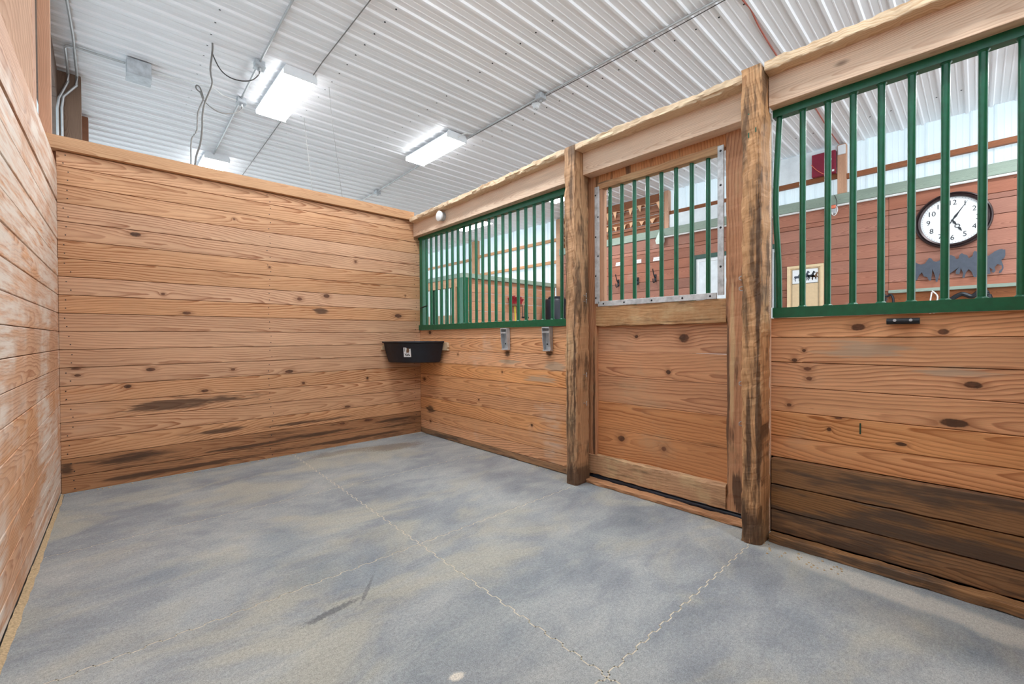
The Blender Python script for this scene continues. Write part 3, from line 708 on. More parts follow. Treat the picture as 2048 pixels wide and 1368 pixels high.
def ribbon(path):
    for a, b in zip(path[:-1], path[1:]):
        dv = (b-a); nn = Vector((-dv.y, dv.x)).normalized()*gapw*1.0; e = dv.normalized()*gapw
        dust.prism([tuple(a-e+nn), tuple(a-e-nn), tuple(b+e-nn), tuple(b+e+nn)], 'z', -.0115, -.0006)
for j in (1, 2, 3):
    for side in (0, 1): ribbon(seamh[j, side])
for i in range(4): ribbon(seamv[i, 1])
tag(dust.build('seam_dust', M_dustp), 'pale dust packed into the mat joints', 'dust', None, 'stuff')
# drift of sawdust along the left wall and in the corners
vs = []; fs = []; n = 160
for i in range(n+1):
    y = -.01 - 4.8*i/n; xw = -3.0 + .025*y; wd = .012 + .02*abs(noise.noise((y*6, 1, 0))) + .012*min(1, -y/1.5)
    hh = .012 + .02*abs(noise.noise((y*9, 4, 0)))
    vs += [(xw+.001, y, .0), (xw+.001, y, hh), (xw+wd*.5, y, hh*.6+.004*noise.noise((y*40, 0, 0))), (xw+wd, y, .001)]
for i in range(n):
    for k in range(3): fs.append((i*4+k, i*4+k+1, i*4+k+5, i*4+k+4))
tag(MB().add(vs, fs).build('sawdust_drift', M_dust, None, True), 'tan sawdust drifted along the foot of the left wall', 'sawdust', None, 'stuff')
mb = MB()
for i in range(130):
    if i < 60: x, y = -3.0+R.random()*2.98, -.012-R.random()*.02
    elif i < 95: x, y = -.012-R.random()*.02, -R.random()*2.3
    else: x, y = -.15-R.random()*.12, -3.76-R.random()*.35
    q = R.uniform(.002, .007); mb.lathe([(0, .0), (q, .0), (q*.8, q*.6), (0, q*.9)], 5, 'z', (x, y, .0))
tag(mb.build('wood_crumbs', M_dust), 'scattered wood crumbs along the foot of the boards', 'crumbs', None, 'stuff')

# ------------------------------------------------------------------ ceiling lamps, conduits and wiring
def lamp(xc, y0, label):
    global last_lamp
    l = empty('ceiling_light', (xc, y0+.615, 4.14), label, 'ceiling light', 'four-foot ceiling lights')
    w2 = .178; last_lamp = l
    hs = MB().prism([(xc-.1, 4.25), (xc+.1, 4.25), (xc+w2+.003, 4.212), (xc+w2+.003, 4.198), (xc-w2-.003, 4.198), (xc-w2-.003, 4.212)], 'y', y0+.01, y0+1.22).build('housing', M_white, l)
    for yy in (y0, y0+1.22):
        MB().prism([(xc-w2+.02, 4.25), (xc+w2-.02, 4.25), (xc+w2+.006, 4.2), (xc+w2+.006, 4.14), (xc-w2-.006, 4.14), (xc-w2-.006, 4.2)], 'y', yy, yy+.01).build('end_cap', M_white, l)
    df = MB().prism([(xc-w2, 4.1975), (xc+w2, 4.1975), (xc+w2+.004, 4.165), (xc+w2-.02, 4.142), (xc-w2+.02, 4.142), (xc-w2-.004, 4.165)], 'y', y0+.012, y0+1.218).build('diffuser', M_lamp, l)
    df.data.materials.append(M_lampside)
    for p in df.data.polygons:
        if p.normal.z > -.9: p.material_index = 1
lamp(-1.06, .83, 'lit ceiling light behind the back wall, upper left, beside the cable loops')
lamp(-1.33, 4.22, 'lit ceiling light just above the back wall cap, lower left')
lamp(-1.06, -2.3, 'ceiling light directly above the middle of the stall')
lamp(1.2, .88, 'lit ceiling light over the aisle beside the long conduit')
MB().tube(smoothpath([(1.22, .88, 4.19), (1.26, .8, 4.22), (1.33, .74, 4.235), (1.40, .72, 4.235)], 5), .007, 7).build('lamp_cord', M_wirew, last_lamp, True)
lamp(1.2, 9.0, 'far ceiling light down the aisle')
lamp(4.55, .75, 'ceiling light seen through the bars near the first post')
lamp(4.62, 4.2, 'ceiling light seen through the long grille near the corner')
lamp(-1.06, -6.2, 'ceiling light behind the stall')
lamp(1.2, -5.6, 'ceiling light over the near end of the aisle')
lamp(4.55, -6.2, 'ceiling light at the near end by the clock wall')

def pipe(name, pts, r, mat, label, cat, group=None, n=8, sm=0):
    p = smoothpath(pts, sm) if sm else pts
    return tag(MB().tube(p, r, n).build(name, mat, None, True), label, cat, group)
pipe('conduit', [(-1.50, -3.5, 4.235), (-1.45, 1., 4.235), (-1.43, 2., 4.235), (-1.38, 4.22, 4.235)], .0115, M_cond, 'steel conduit running past the two junction boxes to the far light', 'conduit', 'ceiling conduits')
pipe('ceiling_cable', [(-.95, -3.5, 4.243), (-.93, .5, 4.243), (-.87, 2.4, 4.243), (-.80, 5., 4.243), (-.72, 8., 4.243)], .0055, M_wire, 'thin grey cable running straight past the upper light', 'cable', 'ceiling conduits')
pipe('conduit', [(1.41, -4.2, 4.232), (1.39, -.6, 4.232), (1.40, 2., 4.232), (1.50, 4.1, 4.232), (1.55, 7., 4.232)], .0125, M_cond, 'long steel conduit on the ceiling over the aisle', 'conduit', 'ceiling conduits')
pipe('cable', [(1.44, -4.2, 4.236), (1.45, -2.2, 4.225), (1.43, -.6, 4.238), (1.43, 2., 4.236)], .004, M_wired, 'thin dark cable sagging beside the long aisle conduit', 'cable', None, 6, 5)
def jbox(x, y, label):
    b = empty('junction_box', (x, y, 4.2), label, 'junction box', 'small steel junction boxes')
    board('box_body', x-.05, x+.05, y-.05, y+.05, 4.185, 4.252, M_galv, b, .006)
    board('cover_plate', x-.055, x+.055, y-.055, y+.055, 4.178, 4.185, M_galv, b, .002)
    MB().tube([(x, y, 4.178), (x, y+.004, 4.145)], .018, 10).build('socket', M_cond, b, True)
jbox(-1.447, 1.0, 'steel junction box beside the upper ceiling light')
jbox(-1.425, 2.0, 'steel junction box where the white cord ends')
jbox(1.37, -.70, 'steel junction box on the long aisle conduit')
jbox(1.51, 4.15, 'small steel junction box at the far end of the aisle conduit')
lh = empty('lamp_holder', (1.46, -.53, 4.16), 'round white porcelain lamp holder next to the aisle junction box', 'lamp holder')
MB().lathe([(0, 4.25), (.055, 4.25), (.058, 4.22), (.045, 4.205), (0, 4.205)], 24, 'z', (1.47, -.52, 0)).build('base', M_white, lh, True)
MB().lathe([(.04, 4.205), (.042, 4.172), (.03, 4.166), (0, 4.166)], 20, 'z', (1.47, -.52, 0)).build('socket', M_white, lh, True)
for q in (-.014, .014): MB().box(1.47+q-.003, 1.47+q+.003, -.53, -.51, 4.164, 4.168).build('slot', M_blk, lh)
# square steel box with its conduits at upper left
bx = empty('steel_box', (-2.44, 1.98, 4.1), 'square steel pull box under the ceiling at upper left', 'electrical box')
board('box_body', -2.545, -2.333, 1.87, 2.09, 4.085, 4.25, M_galv, bx, .004)
board('cover_plate', -2.549, -2.329, 1.866, 2.094, 4.076, 4.085, M_galv, bx, .002)
pipe('flexible_cord', [(-2.33, 2.0, 4.2), (-2.13, 1.97, 4.222), (-1.9, 1.93, 4.225), (-1.75, 1.9, 4.222), (-1.63, 1.97, 4.2), (-1.48, 1.99, 4.2)], .009, M_wirew, 'white flexible cord from the steel box to the junction box', 'cord', None, 8, 5)
pipe('bent_conduit', [(-2.985, .0, 4.235), (-2.975, 1.13, 4.235), (-2.957, 1.754, 4.235), (-2.957, 2.55, 4.235), (-2.957, 2.64, 4.2), (-2.96, 2.66, 4.1), (-3.07, 2.66, 3.93), (-3.083, 2.66, 3.8), (-3.083, 2.66, .4)], .0125, M_cond, 'steel conduit bending from ceiling down beside the dark stud, right of the pair', 'conduit', 'bent conduits on the dark stud')
pipe('bent_conduit', [(-2.55, 1.98, 4.22), (-2.95, 2.02, 4.235), (-3.0, 2.03, 4.235), (-3.028, 2.08, 4.235), (-3.03, 2.55, 4.235), (-3.03, 2.64, 4.2), (-3.03, 2.66, 4.12), (-3.105, 2.66, 3.9), (-3.119, 2.66, 3.78), (-3.119, 2.66, .4)], .0125, M_cond, 'steel conduit from the square box down the dark stud, left of the pair', 'conduit', 'bent conduits on the dark stud')
pipe('hanging_cable', [(-1.888, 1., 4.26), (-1.889, 1., 4.183), (-1.908, 1., 3.996), (-1.905, 1., 3.919), (-1.897, 1., 3.817), (-1.96, 1., 3.61), (-1.983, 1., 3.471), (-1.989, 1., 3.313), (-2.008, 1., 3.152), (-2.053, 1., 2.932), (-2.07, 1., 2.3)], .0085, M_wire, 'grey cable hanging from a ceiling hook, longer of the two', 'cable', 'hanging cables', 8, 4)
pipe('hanging_cable', [(-1.885, 1., 4.20), (-1.889, 1., 4.15), (-1.823, 1., 4.015), (-1.733, 1., 3.961), (-1.615, 1., 3.97), (-1.518, 1., 4.02), (-1.457, 1., 4.1), (-1.447, 1., 4.15)], .006, M_wired, 'dark cable looping up into the upper junction box', 'cable', 'hanging cables', 7, 4)
pipe('hanging_cable', [(-1.83, 2., 4.113), (-1.864, 2., 4.22), (-1.899, 2., 4.235), (-1.90, 2., 4.19), (-1.83, 2., 4.113), (-1.888, 2., 3.908), (-1.9, 2., 3.691), (-1.956, 2., 3.552), (-1.964, 2., 3.247), (-1.97, 2., 2.6)], .0075, M_wire, 'grey cable with a small loop at its top hanging behind the back wall', 'cable', 'hanging cables', 8, 4)
pipe('hanging_cable', [(-1.864, 2., 4.179), (-1.83, 2., 4.082), (-1.738, 2., 4.01), (-1.633, 2., 3.99), (-1.496, 2., 4.038), (-1.429, 2., 4.1), (-1.422, 2., 4.15)], .006, M_wire, 'grey cable looping up into the lower junction box', 'cable', 'hanging cables', 7, 4)
pipe('hanging_wire', [(-.675, 1., H-.002), (-.642, 1., 3.869), (-.56, 1., 3.234), (-.48, 1., 2.6)], .0022, M_wire, 'thin wire hanging right of the upper light, longer one', 'wire', 'thin hanging wires', 5)
pipe('hanging_wire', [(-.659, 1.98, H-.002), (-.622, 1.98, 3.88), (-.55, 1.98, 3.2), (-.5, 1.98, 2.7)], .0022, M_wire, 'thin wire hanging right of the upper light, shorter one', 'wire', 'thin hanging wires', 5)
pipe('red_cable', [(1.2, -3.05, 4.256), (1.6, -3.046, 4.252), (1.78, -3.055, 4.256), (2.1, -3.03, 4.25), (2.6, -3.01, 4.256), (3.3, -3.0, 4.25), (4.2, -3.02, 4.254), (5.2, -3., 4.252), (6.0, -3.0, 4.25)], .008, M_wirer, 'reddish twin cable stapled along a ceiling rib above the right header', 'cable', None, 6, 4)
mb = MB()

# studs and plate of the outer wall, seen above the left wall
def stud(x0, x1, y0, y1, z0, z1, m, label): tag(board('wall_stud', x0, x1, y0, y1, z0, z1, m, None, .004), label, 'stud', 'outer wall studs')
stud(-3.29, -3.09, -.2, -.004, .05, 4.24, M_stud, 'wide pale stud at the top left edge of the picture')
stud(-3.087, -3.022, .06, .1, .05, 4.24, M_stud, 'narrow brown stud at the left end of the back wall cap')
stud(-3.13, -2.925, 2.69, 2.83, .0, 4.23, M_studd, 'dark brown stud behind the pair of bent conduits')
stud(-3.05, -2.885, 3.95, 4.08, .0, 4.23, M_girtb, 'reddish stud partly hidden behind the dark stud')
tag(board('top_plate', -3.3, -3.12, .2, 9., 3.93, 4.24, M_studd, None, .004), 'dark timber plate under the ceiling along the left outer wall', 'timber')

# ------------------------------------------------------------------ far side: clock wall
TW = 6.0
wf = tag(MB().box(TW+.03, TW+.05, -8.5, 2.95, -.012, 3.27).build('wall_far', M_girtb), kind='structure')
ez = [3.268, 3.035, 2.958, 2.752, 2.553, 2.339, 2.132, 1.933, 1.80, 1.6, 1.4, 1.2, 1.0, .8, .6, .4, .2, -.01]
cuts = {0: [-2.11], 1: [-2.11]}
for i in range(len(ez)-1):
    segs = [(-.58, 2.95), (-3.62, -2.14)] if ez[i] < 2.765 else [(-3.62, 2.95)]
    if ez[i] > 1.805: segs.append((-8.5, -3.62))
    out = []
    for (a, b) in segs:
        if b > 0 and a < -2 : out += [(a, -2.12), (-2.12, -.62), (-.62, b)] if i % 2 == 0 else [(a, -.64), (-.64, b)]
        else: out.append((a, b))
    for (a, b) in out:
        xo = R.uniform(-.003, .003)
        board('board', TW+xo, TW+.028, a+.0015, b-.0015, ez[i+1]+.003, ez[i]-.003, M_tack, wf, .003)
board('top_trim', TW-.03, TW+.03, -8.5, 2.95, 3.268, 3.43, M_gcap, wf, .004)
board('shelf_trim', TW-.03, TW+.0, -8.5, -3.62, 1.768, 1.815, M_gcap, wf, .003)
board('recess_back', TW+.5, TW+.52, -8.5, -3.62, -.01, 1.8, M_girtb, wf, .003)
pipe('white_conduit', [(TW-.045, -8.4, 3.243), (TW-.045, .05, 3.243)], .017, M_wirew, 'white plastic conduit along the top of the clock wall', 'conduit')
# steel above: posts, girts, white panel
def wpost(y0, y1, z0, label, m=M_stud): tag(board('wall_post', 6.02, 6.13, y0, y1, z0, 4.24, m, None, .003), label, 'post', 'posts of the right outer wall')
wpost(-3.09, -2.975, 3.43, 'brown post standing on the trim beside the crimson panel')
wpost(-.055, .04, 3.43, 'pale post right of the bunting, seen through the door bars')
wpost(2.92, 3.10, 0, 'tall post at the right end of the far stall', M_girt)
wpost(6.44, 6.72, 0, 'tall pale post behind the far stall corner', M_girt)
def girt(y0, y1, z0, z1, label, m=M_girt): tag(board('wall_girt', 6.06, 6.13, y0, y1, z0, z1, m, None, .003), label, 'girt', 'girts of the right outer wall')
girt(-8.4, -3.09, 3.68, 3.76, 'brown girt on the steel wall above the clock', M_girtb)
girt(-2.975, -.055, 3.72, 3.8, 'brown girt below the white panel and crimson panel', M_girtb)
girt(3.10, 6.44, 3.685, 3.765, 'upper pale girt over the far stall, between two posts')
girt(3.10, 6.44, 3.10, 3.18, 'lower pale girt just above the far stall cap')
girt(6.72, 12.5, 3.64, 3.72, 'pale girt over the far stall, beyond the corner post')
tag(board('painted_sheet', 6.05, 6.058, -2.97, -1.5, 3.80, 4.25, M_wpaint, None, .002), 'white painted board behind the crimson panel', 'panel')
tag(board('painted_sheet', 6.05, 6.058, -1.9, -.06, 3.44, 3.72, M_wpaint, None, .002), 'white painted board above the green trim, seen through the door', 'panel')
# hay loft opening with brown timbers and bunting
lo = empty('loft_opening', (6.3, 1.5, 3.43), 'dark brown timber loft opening behind the bunting', 'loft')
board('back_board', 6.10, 6.12, .05, 2.95, 3.43, 3.62, M_girtb, lo, .003)
board('back_board', 6.10, 6.12, .05, 2.95, 3.63, 3.80, M_girtb, lo, .003)
board('back_board', 6.10, 6.12, .05, 2.95, 3.81, 4.02, M_girtb, lo, .003)
board('back_board', 6.10, 6.12, .05, 2.95, 4.03, 4.25, M_girtb, lo, .003)
board('ledger', 6.07, 6.098, .05, 2.95, 3.86, 3.93, M_girtb, lo, .003)
board('ledger', 6.07, 6.098, .05, 2.95, 3.55, 3.6, M_girtb, lo, .003)
for (zz, hh, lab, ph) in ((4.06, .17, 'upper string of pale triangular pennants in the loft opening', 0), (3.72, .12, 'lower string of pale triangular pennants in the loft opening', .13)):
    bnt = empty('bunting', (6.05, 1.4, zz), lab, 'bunting', 'strings of bunting')
    zs = lambda y: zz + .03*math.cos((y-ph)*9)*.5
    MB().tube([(6.05, .06+i*.1, zs(.06+i*.1)) for i in range(29)], .004, 6).build('string', M_pink, bnt)
    y = .12+ph
    while y < 2.8:
        wd = R.uniform(.1, .15); a = R.uniform(-.03, .03)
        MB().prism([(y, zs(y)), (y+wd, zs(y+wd)), (y+wd/2+a, zs(y)-hh*R.uniform(.75, 1.1))], 'x', 6.048, 6.052).build('pennant', M_pink, bnt); y += wd+R.uniform(.06, .16)
# white door in a green frame
dr = empty('white_door', (6.0, -1.35, 0), 'white door in a green frame on the far tack room wall', 'door')
board('door_leaf', 6.0, 6.028, -2.06, -.69, .0, 2.64, M_wpaint, dr, .003)
board('jamb', 5.965, 6.03, -.66, -.585, .0, 2.765, M_greend, dr, .003)
board('jamb', 5.965, 6.03, -2.14, -2.075, .0, 2.765, M_greend, dr, .003)
board('head', 5.965, 6.03, -2.075, -.66, 2.685, 2.765, M_greend, dr, .003)
board('inner_casing', 5.99, 6.03, -.725, -.66, .0, 2.685, M_white, dr, .003)
board('inner_casing', 5.99, 6.03, -2.075, -.725, 2.62, 2.685, M_white, dr, .003)
# clock
def text_mesh(txt, size, loc, mat, parent, name, n=None):
    cu = bpy.data.curves.new('t', 'FONT'); cu.body = txt; cu.size = size; cu.align_x = 'CENTER'; cu.align_y = 'CENTER'; cu.extrude = .001; cu.resolution_u = 3
    o = bpy.data.objects.new('t', cu); C.objects.link(o); bpy.context.view_layer.update()
    me = bpy.data.meshes.new_from_object(o.evaluated_get(bpy.context.evaluated_depsgraph_get()))
    bpy.data.objects.remove(o)
    for v in me.vertices: v.co = Vector((-v.co.z, -v.co.x*.92, v.co.y))
    me.materials.clear(); me.materials.append(mat); me.name = name
    q = bpy.data.objects.new(name, me); q.location = loc; link(q, parent); return q
cy, cz, cx = -4.305, 2.745, 5.985
ck = empty('wall_clock', (cx, cy, cz-.39), 'large round wall clock with dark bronze rim and white face', 'clock')
MB().lathe([(.325, -.02), (.33, -.045), (.35, -.055), (.365, -.045), (.372, -.06), (.385, -.055), (.392, -.03), (.39, .012), (.325, .012)], 64, 'x', (cx, cy, cz)).build('rim', M_clockrim, ck, True)
MB().lathe([(0, -.012), (.33, -.012), (.33, .01), (0, .01)], 64, 'x', (cx, cy, cz)).build('dial', M_paper, ck)
for k in range(1, 13):
    a = PI/2 - k*PI/6
    text_mesh(str(k), .098, (cx-.0135, cy-math.cos(a)*.245, cz+math.sin(a)*.245), M_blk, ck, 'numeral')
tk = MB()
for k in range(60):
    a = k*PI/30; u = Vector((0, math.cos(a), math.sin(a))); tk.tube([Vector((cx-.0132, cy, cz))+u*.307, Vector((cx-.0132, cy, cz))+u*.316], .002, 4)
tag(tk.build('minute_track', M_slate, ck), kind='stuff')
def hand(ang, pts, name):
    u = Vector((0, -math.sin(ang), math.cos(ang))); v = Vector((0, math.cos(ang), math.sin(ang))); o = Vector((cx, cy, cz)); n = len(pts)
    vs = [o+u*l+v*q+Vector((-.017, 0, 0)) for l, q in pts] + [o+u*l+v*q+Vector((-.02, 0, 0)) for l, q in pts]
    MB().add(vs, [tuple(range(n))[::-1], tuple(range(n, 2*n))] + [(i, (i+1) % n, (i+1) % n+n, i+n) for i in range(n)]).build(name, M_blk, ck)
hand(math.radians(31), [(-.11, .009), (-.11, -.009), (0, -.004), (.06, -.014), (.12, -.006), (.29, -.001), (.29, .001), (.12, .006), (.06, .014), (0, .004)], 'minute_hand')
hand(math.radians(150), [(0, -.005), (.04, -.013), (.075, -.005), (.075, .005), (.04, .013), (0, .005)], 'hour_hand')
hand(math.radians(150), [(.125, -.004), (.14, -.014), (.19, -.001), (.19, .001), (.14, .014), (.125, .004)], 'hour_hand_tip')
u = Vector((0, -math.sin(math.radians(150)), math.cos(math.radians(150)))); v = Vector((0, math.cos(math.radians(150)), math.sin(math.radians(150))))
MB().tube([Vector((cx-.0185, cy, cz))+u*.1+(u*math.cos(q)+v*math.sin(q))*.024 for q in [2*PI*i/16 for i in range(17)]], .004, 6).build('hour_hand_ring', M_blk, ck)
MB().lathe([(0, -.023), (.013, -.022), (.014, -.013)], 14, 'x', (cx, cy, cz)).build('centre_boss', M_blk, ck)
# running horse silhouettes cut from sheet steel
HC = [(-3.918, 2.205), (-3.951, 2.178), (-3.984, 2.159), (-4.027, 2.169), (-4.054, 2.217), (-4.07, 2.247), (-4.097, 2.233), (-4.113, 2.194), (-4.145, 2.18), (-4.176, 2.194), (-4.197, 2.227), (-4.223, 2.256), (-4.259, 2.24), (-4.289, 2.258), (-4.33, 2.231), (-4.345, 2.19), (-4.37, 2.201), (-4.375, 2.246), (-4.4, 2.268), (-4.415, 2.251), (-4.449, 2.235), (-4.469, 2.187), (-4.503, 2.214), (-4.509, 2.262), (-4.522, 2.281), (-4.555, 2.262), (-4.593, 2.212), (-4.65, 2.196), (-4.682, 2.223), (-4.705, 2.247), (-4.746, 2.268), (-4.773, 2.271), (-4.783, 2.259), (-4.8, 2.259), (-4.801, 2.186), (-4.792, 2.146), (-4.765, 2.123), (-4.783, 2.052), (-4.786, 2.011), (-4.766, 1.959), (-4.743, 1.948), (-4.748, 1.982), (-4.772, 2.013), (-4.768, 2.052), (-4.733, 2.075), (-4.706, 2.035), (-4.716, 1.986), (-4.697, 1.96), (-4.674, 1.986), (-4.692, 1.998), (-4.66, 2.04), (-4.67, 1.957), (-4.642, 1.946), (-4.613, 1.997), (-4.58, 2.036), (-4.547, 1.977), (-4.538, 1.915), (-4.509, 1.932), (-4.499, 1.989), (-4.467, 2.038), (-4.44, 1.996), (-4.426, 1.92), (-4.406, 1.926), (-4.413, 1.992), (-4.391, 2.059), (-4.376, 1.975), (-4.341, 1.986), (-4.343, 2.028), (-4.371, 2.075), (-4.3, 2.012), (-4.239, 1.946), (-4.198, 1.994), (-4.187, 2.046), (-4.156, 1.889), (-4.14, 1.898), (-4.135, 1.972), (-4.105, 2.085), (-4.093, 1.917), (-4.071, 1.919), (-4.05, 1.973), (-4.017, 1.984), (-3.995, 2.046), (-3.963, 2.005), (-3.946, 1.946), (-3.924, 1.926), (-3.913, 1.995)]
tag(MB().prism(HC, 'x', 5.955, 5.965).build('horse_silhouette', M_slate), 'slate grey metal cutout of running horses below the clock', 'wall art')
# framed print
pc = empty('framed_print', (5.98, -2.54, 1.45), 'cream framed print of small running horses on the tack room wall', 'picture')
yl, yr, zt, zb = -2.272, -2.80, 2.335, 1.42
board('backing', 5.982, 5.998, yr, yl, zb, zt, M_matte, pc, .001)
for (a, b, c, e) in ((yr, yl, zt-.045, zt), (yr, yl, zb, zb+.045)): board('frame_rail', 5.965, 5.982, a, b, c, e, M_cream, pc, .003)
for (a, b) in ((yr, yr+.045), (yl-.045, yl)): board('frame_stile', 5.965, 5.982, a, b, zb+.045, zt-.045, M_cream, pc, .003)
fr = MB()
for (a, b, c, e) in ((yr+.07, yl-.07, zt-.068, zt-.064), (yr+.07, yr+.074, zb+.07, zt-.064), (yl-.074, yl-.07, zb+.07, zt-.064), (yr+.07, yl-.07, 2.022, 2.028)): fr.box(5.979, 5.9818, a, b, c, e)
fr.build('border_line', M_blk, pc)
board('print_panel', 5.979, 5.9818, yr+.08, yl-.08, 2.03, zt-.072, M_paper, pc, .0005)
HS = [(0, .2), (.06, .5), (.12, .62), (.3, .6), (.5, .62), (.6, .8), (.7, 1.), (.76, .98), (.92, .84), (.9, .76), (.78, .78), (.76, .6), (.8, .44), (.95, .3), (.9, .1), (.85, .12), (.86, .28), (.7, .38), (.66, .02), (.6, 0), (.6, .34), (.34, .36), (.2, .24), (.26, 0), (.18, 0), (.12, .24), (.16, .4), (.08, .42)]
for (y0, sz, m) in ((-2.37, .13, M_slate), (-2.47, .15, M_slate), (-2.56, .14, M_blk), (-2.62, .12, M_rust)):
    MB().prism([(y0-u*sz, 2.07+v*sz*1.1) for u, v in HS], 'x', 5.976, 5.979).build('printed_horse', m, pc)
# crimson panel, white box, outlet, hooks, labels
rb = empty('crimson_panel', (6.0, -2.8, 3.78), 'crimson steel control panel high on the far wall', 'control panel')
board('cabinet', 5.96, 6.045, -2.96, -2.635, 3.79, 4.16, M_red, rb, .006)
MB().lathe([(0, 5.952), (.008, 5.953), (.01, 5.96)], 10, 'x', (0, -2.905, 4.02)).build('key_lock', M_galv, rb)
board('cabinet_label', 5.957, 5.96, -2.945, -2.915, 3.815, 3.845, M_paper, rb, .0005)
pipe('pink_wire', [(5.95, -2.63, 4.0), (5.945, -2.7, 3.9), (5.945, -2.78, 3.82), (5.95, -2.87, 3.76)], .005, M_orange, 'thin pinkish wire trailing across the crimson panel', 'wire', None, 6, 5)
tag(board('white_cover', 5.99, 6.018, -3.085, -2.985, 4.07, 4.22, M_white, None, .005), 'small white cover box on the brown post beside the crimson panel', 'cover box')
ou = empty('outlet_box', (5.96, -2.92, 3.13), 'grey outlet with orange plug and looped cord on the clock wall', 'outlet')
board('outlet_body', 5.94, 5.99, -2.975, -2.84, 3.115, 3.235, M_galv, ou, .005)
board('orange_plug', 5.90, 5.94, -2.975, -2.91, 3.2, 3.25, M_orange, ou, .008)
MB().tube(smoothpath([(5.93, -2.94, 3.21), (5.91, -2.985, 3.22), (5.91, -3.0, 3.16), (5.92, -2.97, 3.09), (5.93, -2.93, 3.1), (5.94, -2.92, 3.14)], 5), .006, 6).build('cord', M_wirew, ou)
MB().tube(smoothpath([(5.93, -2.985, 3.22), (5.95, -2.98, 3.32), (5.96, -2.95, 3.42)], 5), .005, 6).build('lead', M_wired, ou)
for (yy, zz, lab) in ((1.15, 2.82, 'left of the three, nearest the door edge'), (.655, 2.815, 'middle of the three'), (.2, 2.81, 'right of the three')):
    b = empty('name_plate', (5.99, yy, zz-.03), 'small white name plate above the hooks, ' + lab, 'name plate', 'white plates above the hooks')
    board('plate', 5.988, 5.996, yy-.085, yy+.085, zz-.04, zz-.003, M_paper, b, .001); board('plate', 5.988, 5.996, yy-.085, yy+.075, zz+.003, zz+.04, M_paper, b, .001)
for (yy, zz, lab) in ((1.166, 2.39, 'leftmost'), (.659, 2.39, 'middle'), (.234, 2.41, 'rightmost')):
    b = empty('coat_hook', (5.97, yy, zz-.1), 'black iron coat hook under a white plate, ' + lab + ' of three', 'hook', 'black coat hooks')
    board('hook_plate', 5.985, 5.997, yy-.025, yy+.025, zz-.09, zz+.07, M_blk, b, .003)
    MB().tube(smoothpath([(5.985, yy, zz), (5.94, yy, zz+.03), (5.9, yy, zz+.12), (5.88, yy, zz+.18)], 4), .011, 8).build('upper_prong', M_blk, b, True)
    MB().tube(smoothpath([(5.985, yy, zz-.05), (5.94, yy, zz-.11), (5.9, yy, zz-.1), (5.89, yy, zz-.03)], 4), .011, 8).build('lower_prong', M_blk, b, True)
tag(MB().prism([(.18, 3.12), (.02, 3.10), (.0, 3.16), (.02, 3.33), (.1, 3.40), (.15, 3.30), (.2, 3.2)], 'x', 5.93, 5.962).build('pale_cloth', plain('pale_green_cloth', (206, 222, 212), .8)), 'pale green cloth hanging on the trim behind the door bars', 'cloth')
# tack under the shelf
pipe('halter', [(5.955, -3.56, 1.78), (5.955, -3.6, 1.72), (5.955, -3.66, 1.74), (5.955, -3.68, 1.6), (5.955, -3.62, 1.3), (5.955, -3.57, 1.55), (5.955, -3.6, 1.7)], .016, M_blk, 'black halter hanging at the left end of the shelf', 'halter', None, 7, 5)
pipe('lead_rope', [(5.955, -4.1, 1.77), (5.955, -4.16, 1.68), (5.955, -4.13, 1.5), (5.955, -4.1, 1.3), (5.955, -4.08, 1.55), (5.955, -4.1, 1.75)], .009, M_wirew, 'pale lead rope looped under the shelf below the horses', 'rope', None, 7, 5)
pipe('bridle', [(5.955, -4.28, 1.62), (5.955, -4.4, 1.7), (5.955, -4.5, 1.66), (5.955, -4.6, 1.74), (5.955, -4.66, 1.6), (5.955, -4.5, 1.5), (5.955, -4.3, 1.55)], .03, M_blk, 'heap of black tack under the shelf below the clock', 'tack', None, 7, 5)

# ------------------------------------------------------------------ far stall across the aisle
bs = empty('far_stall', (4.5, 3.2, 0), 'far plank stall with green corner post across the aisle', 'stall')
zs = [2.45]; 
while zs[-1] > .05: zs.append(zs[-1] - (.1 if len(zs) == 1 else .205))
for a, b in zip(zs[:-1], zs[1:]): board('plank', 3.06, 6.1, 3.2+R.uniform(-.003, .003), 3.24, max(b, .0)+.004, a-.004, M_box, bs, .003)
board('cap', 2.98, 6.12, 3.12, 3.27, 2.45, 2.55, M_gcapx, bs, .004)
board('corner_post', 2.97, 3.10, 3.10, 3.26, .0, 2.45, M_green, bs, .006)
board('side_cap', 2.96, 3.1, 3.27, 8.5, 2.45, 2.55, M_gcap, bs, .004)
board('side_header', 2.98, 3.06, 3.27, 8.5, 2.26, 2.45, M_boxy, bs, .004)
for (a, b) in ((3.40, 3.50), (4.35, 4.45), (5.0, 5.15), (6.2, 6.4)): board('side_post', 2.96, 3.06, a, b, .0, 2.26, M_boxy if a != 4.35 else M_greend, bs, .004)
for (z0, z1) in ((0, .2), (.2, .4), (.4, .6), (.6, .8), (.8, 1.0), (1., 1.2)): board('side_plank', 2.99, 3.05, 3.5, 8.4, z0+.003, z1-.003, M_boxy, bs, .003)
board('side_sill', 2.97, 3.06, 3.5, 8.4, 1.2, 1.26, M_greend, bs, .004)
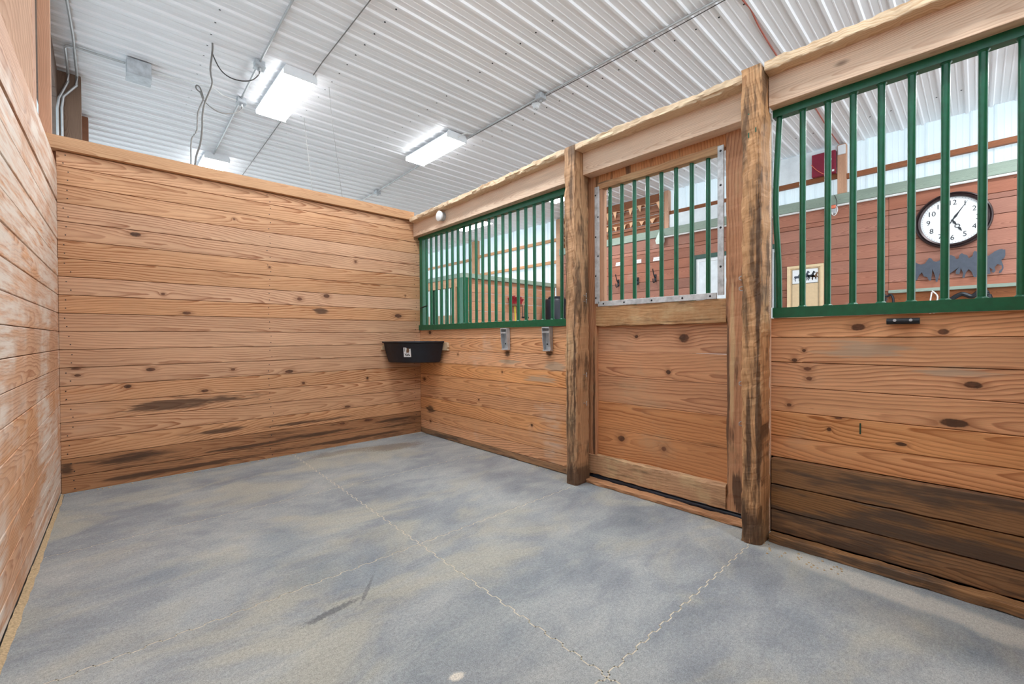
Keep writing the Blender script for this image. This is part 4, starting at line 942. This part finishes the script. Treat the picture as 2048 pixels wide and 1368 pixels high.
for i in range(44):
    yy = 3.56+i*.105
    if any(a-.03 < yy < b+.03 for a, b in ((4.35, 4.45), (5.0, 5.15), (6.2, 6.4))): continue
    MB().tube([(3.02, yy, 1.25), (3.02, yy, 2.27)], .013, 8).build('side_bar', M_green, bs, True)
# back of the far stall
board('rear_plank', 5.95, 6.0, 3.3, 12, 0, 1.0, M_boxy, bs, .003)
board('rear_plank', 5.95, 6.0, 3.3, 12, 1.01, 1.9, M_boxy, bs, .003)
# broom, fork and bin beside it
br = empty('stable_broom', (4.5, 3.1, 0), 'upturned broom with crimson bristles and yellow handle against the far stall', 'broom')
MB().tube([(4.60, 3.08, 0.0), (4.5, 3.1, 1.92)], .018, 10).build('handle', M_yel, br, True)
board('broom_head', 4.34, 4.72, 3.06, 3.14, 1.88, 1.94, M_rust, br, .008)
mb = MB()
for i in range(46):
    x = 4.35 + .36*(i/45); a = (i/45-.5); mb.tube([(x, 3.07+R.random()*.06, 1.93), (x+a*.16+R.uniform(-.02, .02), 3.06+R.uniform(-.03, .08), 2.12+R.uniform(-.03, .03)-abs(a)*.12)], .013, 5)
tag(mb.build('bristles', M_redb, br), kind='stuff')
fk = empty('pitchfork', (4.88, 3.1, 0), 'black tined stable fork leaning upside down on the far stall', 'fork')
MB().tube([(4.86, 3.06, 0), (4.88, 3.12, 1.62)], .016, 8).build('handle', M_girt, fk, True)
board('fork_bar', 4.76, 5.0, 3.11, 3.13, 1.6, 1.64, M_blk, fk, .004)
for q in range(4): MB().tube([(4.79+q*.06, 3.12, 1.62), (4.79+q*.06, 3.13, 1.93)], .009, 6).build('tine', M_blk, fk, True)
bn = empty('blue_barrel', (5.9, 2.75, 0), 'dark blue plastic barrel standing by the end of the far stall', 'barrel')
bxx, byy = 5.62, 2.75
MB().lathe([(0, 0), (.27, 0), (.29, .05), (.3, .5), (.285, .55), (.305, .6), (.31, 1.2), (.295, 1.25), (.315, 1.3), (.31, 2.02), (.28, 2.08), (0, 2.08)], 28, 'z', (bxx, byy, 0)).build('shell', M_bluet, bn, True)
MB().lathe([(0, 2.08), (.2, 2.08), (.21, 2.12), (.18, 2.15), (0, 2.155)], 24, 'z', (bxx, byy, 0)).build('lid', M_bluet, bn, True)
